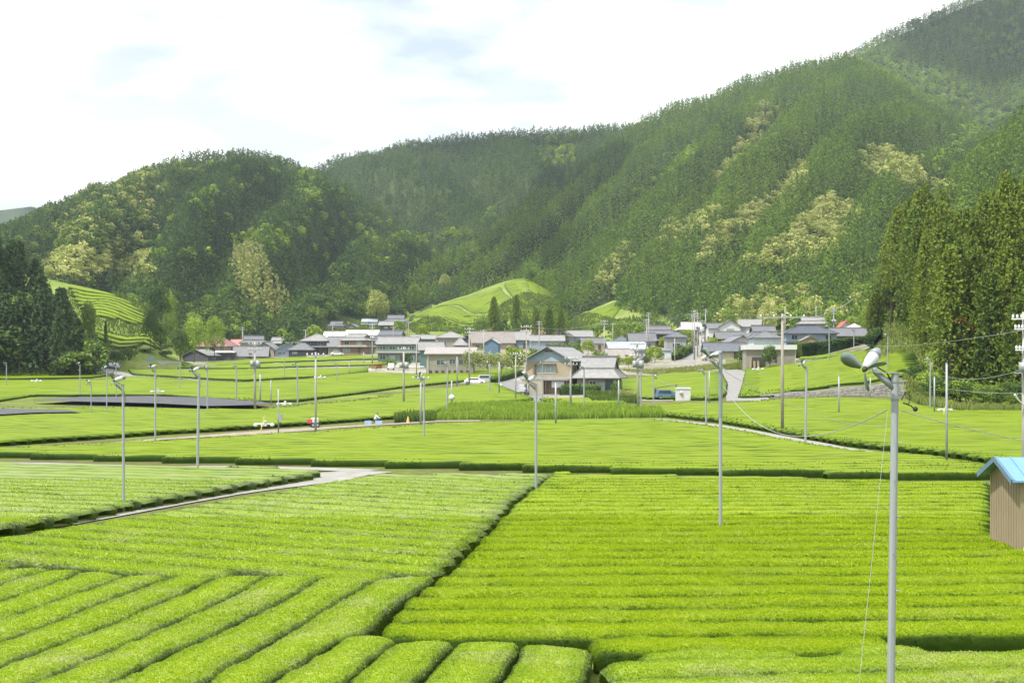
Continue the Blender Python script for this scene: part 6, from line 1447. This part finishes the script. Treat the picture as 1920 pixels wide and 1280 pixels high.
# ------------------------------------------------------------------ reeds, grass, hedges, shrubs, single trees
def blades(poly_px, off, dens, h, w_, mat, name, label, cat, kk=.5):
    Q = np.array([hit(u, v, off) for u, v in poly_px]); mn, mx = Q.min(0), Q.max(0); n = int((mx - mn).prod() * dens)
    P = mn + rng.random((n, 2)) * (mx - mn); P = P[in_poly(P[:, 0], P[:, 1], Q)]; n = len(P); z = land(P[:, 0], P[:, 1])
    hh = h * (.55 + .6 * rng.random(n)) * (.75 + .9 * np.clip(fbm(P[:, 0] / 5, P[:, 1] / 5, 61, 2) + .3, 0, 1)); az = rng.random(n) * 6.28; c, s = np.cos(az) * w_, np.sin(az) * w_; lx, ly = (rng.random(n) - .5) * hh * .5, (rng.random(n) - .5) * hh * .5
    b0 = np.stack([P[:, 0] - c, P[:, 1] - s, z - .05], 1); b1 = np.stack([P[:, 0] + c, P[:, 1] + s, z - .05], 1); t1 = np.stack([P[:, 0] + lx + c * .3, P[:, 1] + ly + s * .3, z + hh], 1); t0 = np.stack([P[:, 0] + lx - c * .3, P[:, 1] + ly - s * .3, z + hh], 1)
    V = np.stack([b0, b1, t1, t0], 1).reshape(-1, 3); k = np.clip(kk + .4 * (rng.random(n) - .5), 0, 1); k = np.stack([k - .3, k - .3, k + .15, k + .15], 1).ravel()
    tag(put(name, np_mesh(name, V, np.arange(4 * n).reshape(-1, 4), M[mat], {"k": np.clip(k, 0, 1)})), label, cat, kind="stuff")
blades([(812, 786), (840, 764), (960, 757), (1060, 760), (1150, 762), (1240, 770), (1250, 782), (1000, 786)], .05, 20, .72, .09, 'reed', "reeds", "tall dark green grass standing between the fields in the middle", "tall grass", .78)
blades([(740, 792), (740, 781), (815, 776), (815, 789)], .05, 14, .9, .08, 'reed', "weeds", "bluish-green weeds beside the thick pale pole", "weeds", .25)
blades([(1095, 742), (1180, 742), (1200, 756), (1110, 756)], .05, 10, .9, .12, 'grass', "garden_grass", "rough grass beside the hip-roofed wing", "grass", .4)
blades([(1160, 694), (1350, 684), (1356, 692), (1215, 702)], .05, 5, .6, .12, 'grass', "verge_grass", "pale dry grass on the strip of bare soil before the lane", "grass", .8)
blades([(1355, 688), (1400, 680), (1400, 692), (1360, 694)], .05, 5, .8, .12, 'grass', "verge_grass", "rough grass left of the garage", "grass", .6)
blades([(1690, 706), (1735, 690), (1800, 765), (1930, 766), (1930, 772), (1790, 769), (1735, 762), (1700, 748)], .05, 9, .8, .10, 'grass', "bank_grass", "pale grass at the foot of the right-hand wood", "grass", .62)
blades([(1618, 690), (1630, 655), (1660, 615), (1700, 590), (1735, 600), (1735, 690), (1712, 700), (1695, 655)], .05, 5, .9, .16, 'grass', "bank_grass", "long yellowish grass on the bank beside the wood", "grass", .72)
blades([(-60, 690), (180, 688), (180, 684), (-60, 684)], .05, 4, 1.0, .16, 'grass', "verge_grass", "grass at the foot of the left wood", "grass", .45)
blades([(125, 545), (200, 552), (330, 640), (345, 672), (250, 676), (180, 672), (150, 620)], .05, 2.2, .9, .22, 'grass', "slope_grass", "rough grass between the terraces on the left slope", "grass", .5)
blades([(760, 610), (880, 618), (1060, 606), (1150, 600), (1250, 600), (1270, 625), (1080, 628), (780, 626)], .05, 1.4, 1.2, .3, 'grass', "hill_grass", "rough grass at the foot of the tea hill", "grass", .45)
blades([(560, 640), (620, 612), (680, 600), (740, 606), (700, 622), (600, 634)], .05, 1.4, 1.1, .3, 'grass', "hill_grass", "rough grass above the white sheet-metal roofs", "grass", .5)
T = tree_px
T('pale', 706, 605, 542, "large cream-coloured tree on the forest edge above the white sheet-metal roofs", "broadleaf_tree", d=665, wpx=52)
T('pale', 833, 552, 512, "small cream-coloured tree on the forest edge above the tea hill", "broadleaf_tree", d=830, wpx=28)
T('fresh', 776, 572, 532, "round green tree at the upper left of the tea hill", "broadleaf_tree", d=800, wpx=32)
T('cedar', 926, 613, 556, "dark conifer standing on the tea hill, the left of the pair", "cedar_tree", "conifer", d=560, wpx=38)
T('cedar', 968, 613, 552, "dark conifer standing on the tea hill, the right of the pair", "cedar_tree", "conifer", d=570, wpx=32, var=1)
for i, (u, vt_, wp) in enumerate(((1005, 578, 34), (1030, 573, 36), (1052, 578, 30), (900, 588, 30), (945, 596, 26), (985, 592, 24))):
    T('green' if i > 2 else 'cedar', u, 616, vt_, ["bushy conifer right of the tea hill pair", "bushiest conifer below the small green plot", "conifer at the right end of the tea hill clump", "rounded green tree left of the conifer pair", "low tree between the conifer pair", "low tree right of the conifer pair"][i], "tree", d=545 + 3 * i, wpx=wp, var=i % 2)
T('fresh', 364, 650, 592, "wide fresh green tree left of the maroon roof, the larger of two", "broadleaf_tree", d=455, wpx=54); T('fresh', 402, 650, 591, "round fresh green tree right behind the wider one", "broadleaf_tree", d=470, wpx=44)
T('fresh', 318, 590, 543, "bright round tree at the top right of the left slope", "broadleaf_tree", d=500, wpx=32); T('broad', 296, 600, 532, "dark rounded tree at the top of the left slope", "broadleaf_tree", d=490, wpx=48)
for i, (u, vb, vt_, wp, kd, lb) in enumerate(((282, 600, 572, 34, 'broad', "dark bush above the end of the terraces"), (300, 630, 600, 34, 'broad', "bushy tree below the bright round tree"), (338, 655, 612, 38, 'broad', "bushy tree at the foot of the left slope"), (338, 672, 644, 24, 'fresh', "bright bush beside the pale-roofed barn"),
      (198, 652, 600, 14, 'dark', "slim dark conifer on the left slope"), (240, 668, 650, 18, 'broad', "dark shrub low on the left slope"), (218, 676, 656, 36, 'broad', "scrub under the left slope"), (275, 676, 652, 36, 'broad', "scrub right of the slim conifer"), (310, 678, 656, 32, 'broad', "scrub beside the barn end of the slope"), (185, 676, 654, 24, 'broad', "dark scrub beside the left wood"), (165, 640, 560, 30, 'broad', "pinkish-brown scrubby tree between wood and terraces"))):
    T(kd, u, vb, vt_, lb, "bush" if "bush" in lb or "scrub" in lb or "shrub" in lb else "tree", "bush" if "bush" in lb or "scrub" in lb or "shrub" in lb else "tree", d=np.interp(u, [160, 350], [392, 430]), wpx=wp, var=i % 2)
SH = [(1103, 664, 634, 26, 'shrub', "bright yellow-green round bush beside the white gabled house"), (968, 700, 648, 52, 'shrub', "bright yellow-green tree left of the near beige house"), (1000, 690, 650, 30, 'green', "green tree behind the bright yellow-green one"), (1045, 672, 640, 50, 'green', "dark green garden tree behind the near beige house"),
      (1078, 672, 640, 34, 'green', "darker garden tree right behind the near roof"), (1128, 690, 656, 44, 'green', "dark garden tree behind the hip-roofed wing"), (1150, 690, 668, 24, 'green', "clipped bush right of the dark garden tree"), (1178, 688, 666, 26, 'shrub', "yellow-green bush before the faded brown roof"), (1213, 684, 666, 22, 'green', "dark round bush left of the small garage"),
      (1228, 680, 648, 34, 'shrub', "yellow and red bush below the ornate farmhouse"), (1275, 674, 645, 32, 'green', "dark hedge tree on the left of the lane"), (1245, 652, 632, 22, 'shrub', "bright shrub before the farmhouse"), (1288, 640, 615, 40, 'shrub', "bright shrub before the white-roofed building"), (1338, 646, 630, 32, 'shrub', "yellow-green bush above the dark blue-grey roof"), (1392, 686, 646, 22, 'green', "leafy bush at the garage's left corner"),
      (1444, 692, 645, 34, 'broad', "dark round tree before the garage"), (1496, 678, 636, 18, 'green', "dark shrub right of the garage"), (1478, 680, 650, 24, 'broad', "dark hedge shrub beside the garage"), (860, 700, 680, 40, 'shrub', "yellow-green shrub before the pink-roofed building"), (1156, 742, 712, 26, 'green', "shrub overgrowing the post right of the hip-roofed wing"),
      (1172, 752, 728, 30, 'grassy', "pale scrub right of the hip-roofed wing"), (730, 690, 670, 30, 'green', "small garden bush before the green house"), (765, 690, 660, 22, 'green', "garden tree right of the green house"), (705, 694, 682, 26, 'rust', "reddish garden bush before the green house"), (1600, 628, 590, 44, 'fresh', "bright green tree above the white sheet roof"),
      (1560, 612, 580, 50, 'fresh', "rounded green tree behind the navy-roofed house"), (1628, 620, 572, 50, 'fresh', "bright leafy tree at the top of the grassy bank"), (1500, 610, 575, 50, 'fresh', "pale green tree behind the upper grey roof"), (1440, 606, 560, 44, 'pale', "cream tree behind the white houses"), (1400, 600, 558, 40, 'pale', "cream tree left of the other cream tree"), (1365, 604, 574, 34, 'fresh', "yellow-green tree behind the broad white gable"),
      (1520, 665, 648, 26, 'shrub', "orange-tinged shrub in the hedge before the navy-roofed house"), (792, 622, 606, 30, 'shrub', "shrub at the left foot of the tea hill"), (750, 618, 600, 24, 'shrub', "bush beside the tea hill farmhouse"), (545, 642, 620, 40, 'green', "bush behind the long pale roof"), (590, 632, 608, 34, 'fresh', "tree above the black-walled house"), (1165, 632, 600, 50, 'fresh', "scrubby tree right of the small tea plot"), (1195, 630, 604, 40, 'fresh', "scrub below the forest beside the ornate farmhouse"),
      (1783, 766, 748, 22, 'shrub', "bright fern-like bush at the foot of the wood"), (1800, 767, 752, 20, 'green', "low dark bush at the foot of the wood")]
for i, (u, vb, vt_, wp, kd, lb) in enumerate(SH):
    kd = 'willow' if kd == 'grassy' else kd
    d_ = {1560: 470, 1600: 470, 1628: 450, 1500: 500, 1440: 540, 1400: 545, 1365: 560, 545: 500, 590: 560, 792: 540, 750: 600, 1165: 560, 1195: 560, 1288: 500, 1338: 400}.get(u)
    T(kd, u, vb, vt_, lb, "bush" if vb - vt_ < 34 else "tree", "bush" if vb - vt_ < 34 else "tree", d=d_, wpx=wp, var=i % 2)
for i, (u, lb) in enumerate(((888, "grey-green willow left of the road bend, the leftmost"), (915, "grey-green willow above the white car"), (940, "grey-green willow nearest the bright yellow-green tree"))): T('willow', u, 704, 652 + 3 * i, lb, "willow_tree", "tree", wpx=44)
def hedge_px(pts, h, wid, mat, label, name="hedge", leaf=.22, k0=0):
    P = np.array([hit(u, v) for u, v in pts]); P = resamp(P, 40); t = np.gradient(P, axis=0); t /= np.hypot(t[:, 0], t[:, 1])[:, None]; nn = np.stack([-t[:, 1], t[:, 0]], 1)
    V, q, k, *_ = hedge(P + nn * wid / 2, P - nn * wid / 2, h, 3, 200, 2.5, .6); r_ = shoots(V, q, k, 14, leaf, lean=.8); g = join([(V, q, k * .5), (r_[0], r_[1], r_[2])])
    tag(put(name, np_mesh(name, g[0], g[1], M[mat], {"k": g[2]})), label, "hedge")
hedge_px([(1050, 741), (1090, 740), (1122, 741)], 1.7, 1.6, 'mid', "clipped garden hedge before the near beige house")
hedge_px([(1480, 672), (1530, 668), (1580, 662), (1625, 655), (1645, 648)], 3.2, 2.2, 'mid', "long tall hedge before the navy-roofed house", leaf=.4)
hedge_px([(925, 718), (960, 708), (975, 703)], 1.3, 1.6, 'mid', "dark clipped hedge along the far side of the road")
hedge_px([(1265, 676), (1282, 668), (1295, 660)], 2.4, 1.8, 'mid', "dark hedge on the left side of the lane", leaf=.3)
for i, u in enumerate(range(8, 150, 22)):
    x, y = hit(u, 685); c, t_ = NV['shrub'][1]; o = empty("clipped_bush", (x, y, land1(x, y)), i, label="round clipped bush in the line before the left wood", cat="bush", group="round bushes before the left wood"); o.scale = (.9, .9, .55); put("trunk", t_, o); put("crown", c, o)
for i_, (u, vb, vt_) in enumerate(((1040, 590, 556), (1045, 602, 566))):
    T('cedar', u, vb, vt_, "cedar at the right end of the tea hill", "cedar_tree", "conifer", wpx=16, var=i_ % 2, group="cedars on the tea hill skyline")
rs = np.random.default_rng(17)
for i_ in range(58):
    u = rs.uniform(420, 1600); vb = rs.uniform(640, 668) if u < 1000 else rs.uniform(642, 684) if u < 1220 else rs.uniform(632, 660)
    s_ = rs.uniform(10, 20); T(('green', 'shrub', 'green', 'fresh')[i_ % 4], u, vb, vb - s_, "garden shrub between the village houses", "bush", "bush", wpx=s_ * rs.uniform(.9, 1.4), var=i_ % 2, group="garden shrubs among the village houses")
# rusty crown patches in the right wood
for u, v, lb in ((1800, 592, "rusty dead branches high in the right-hand wood, the upper patch"), (1822, 604, "rusty dead branches high in the right-hand wood, the lower patch"), (1776, 716, "small rusty bush low in the right-hand wood")):
    d_ = 226; x, y, z = W(u, v, d_); c, t_ = NV['rust'][0]; o = empty("dead_branches", (x, y, z - 2), u, label=lb, cat="dead branches"); o.scale = (.55, .55, .5); put("trunk", t_, o); put("crown", c, o)
# steel mesh fence posts and a guard rail by the green house, sign by the farm track
x, y = hit(282, 682); o = empty("road_sign", (x, y, land1(x, y)), 0, label="small blue sign board beside the farm track at the left", cat="sign"); MB().box(-.9, .9, -.03, .03, 1.0, 1.9).build("board", mat_plain("sign_blue", (.2, .36, .62), .5, .05), o); 
for s_ in (-.6, .6): MB().tube([(s_, .05, 0), (s_, .05, 1.9)], .04, 6).build("leg", M['steel'], o)
gA, gB = hit(742, 692), hit(795, 700); o = empty("guard_rail", (gA[0], gA[1], land1(*gA)), math.atan2(gB[1] - gA[1], gB[0] - gA[0]), label="white guard rail before the green house", cat="guard rail")
Lg = math.hypot(gB[0] - gA[0], gB[1] - gA[1]); MB().box(0, Lg, -.04, .04, .55, .85).build("rail", M['white'], o)
for s_ in np.linspace(.2, Lg - .2, 5): MB().box(s_ - .05, s_ + .05, .04, .14, -.2, .8).build("post", M['white'], o)
# ------------------------------------------------------------------ cloud puffs added out of view above the frame to shade parts of the slopes
def cloud(tx, ty, tz, rx, ry, alt, seed):
    k = (alt - tz) / SD.z; cx, cy_ = tx + SD.x * k, ty + SD.y * k
    mb = MB(); rr = random.Random(seed)
    for i in range(26):
        a = rr.random() * 6.28; q = math.sqrt(rr.random()); r_ = rr.uniform(.22, .38)
        mb.ball((cx + rx * q * math.cos(a) * .8, cy_ + ry * q * math.sin(a) * .8, alt + rr.uniform(-10, 10)), 1, 14, 8, (rx * r_, ry * r_, 26))
    return mb
m_, t, o_ = mat_new("shade_cloud_white"); b = N(t, "ShaderNodeBsdfDiffuse"); b.inputs[0].default_value = (.9, .9, .9, 1); t.links.new(b.outputs[0], o_.inputs[0])
tgt = [(490, 352, 900, 55, 40), (985, 440, 850, 32, 90), (1040, 390, 950, 40, 110), (1110, 320, 1100, 45, 110), (60, 600, 352, 35, 25), (1830, 70, 1500, 130, 120), (960, 268, 1300, 110, 40), (90, 400, 700, 40, 60)]
cl = MB()
for i, (u, v, d, rx, ry) in enumerate(tgt):
    x, y = hit(u, v, 0, d * .6); z = land1(x, y); c_ = cloud(x, y, z, rx, ry, 1100, i); cl.add(c_.v, c_.f)
tag(cl.build("shade_clouds", m_, sm=True), "unseen cloud puffs added above the frame to shade the slopes", "shade_clouds", kind="stuff")
# ------------------------------------------------------------------ labels that single out the trees of each stand, from left to right
def ordinals(group, noun, bins):
    obs = [o for o in bpy.data.objects if o.get("group") == group]
    for o in obs: o["_u"] = UC + F * o.location.x / o.location.y
    obs.sort(key=lambda o: o["_u"])
    for a, b, phrase in bins:
        for i, o in enumerate([o for o in obs if a <= o["_u"] < b]):
            if i < len(ORD): o["label"] = "%s %s from the left %s" % (ORD[i], noun, phrase)
    for o in obs: del o["_u"]
BINS = [(-900, 130, "above the dark left wood"), (130, 360, "behind the terraced slope"), (360, 560, "behind the maroon-roofed house"), (560, 740, "above the white sheet roofs"), (740, 1040, "behind the tea hill"), (1040, 1200, "around the small tea patch"),
        (1200, 1340, "behind the ornate farmhouse"), (1340, 1480, "behind the white gabled houses"), (1480, 1640, "behind the navy-roofed house"), (1640, 2900, "behind the right-hand wood")]
ordinals("cedars along the forest edge", "dark cedar", BINS); ordinals("leafy trees along the forest edge", "leafy green tree", BINS)
ordinals("cypresses along the foot of the left hill", "dark cypress", BINS); ordinals("pale trees on the slopes", "cream-flowering tree", BINS); ordinals("fresh trees on the slopes", "yellow-green tree", BINS)
ordinals("cedars of the right-hand wood", "tall cedar", [(1500, 1720, "on the grassy bank end of the right wood"), (1720, 1780, "just right of the grassy bank"), (1780, 1850, "in the middle of the right wood"), (1850, 1930, "by the right edge of the wood"), (1930, 2050, "just beyond the right edge pole"), (2050, 3000, "far beyond the right edge pole")])
ordinals("trees of the left-hand wood", "dark tree", [(-900, -60, "beyond the left edge"), (-60, 60, "in the left half of the dark wood"), (60, 400, "in the right half of the dark wood")])
ordinals("cedars on the tea hill skyline", "cedar", [(0, 3000, "at the right end of the tea hill")]); ordinals("garden shrubs among the village houses", "garden shrub", [(0, 700, "among the left village houses"), (700, 1000, "among the houses below the tea hill"), (1000, 1300, "behind the near beige house"), (1300, 3000, "among the right village houses")]); ordinals("undergrowth of the right-hand wood", "low bush", [(1500, 3000, "along the foot of the right wood")]); ordinals("round bushes before the left wood", "round clipped bush", [(-900, 900, "before the dark left wood")])
# ------------------------------------------------------------------ air
hm = bpy.data.materials.new("haze_air"); hm.use_nodes = True; t = hm.node_tree; t.nodes.clear(); o_ = N(t, "ShaderNodeOutputMaterial")
pv = N(t, "ShaderNodeVolumePrincipled"); pv.inputs["Color"].default_value = (.74, .87, 1.0, 1); pv.inputs["Density"].default_value = .00009; pv.inputs["Anisotropy"].default_value = .25
t.links.new(pv.outputs[0], o_.inputs["Volume"])
tag(MB().box(-3900, 3900, -3900, 3900, -1.8, 760).build("haze", hm), kind="stuff")
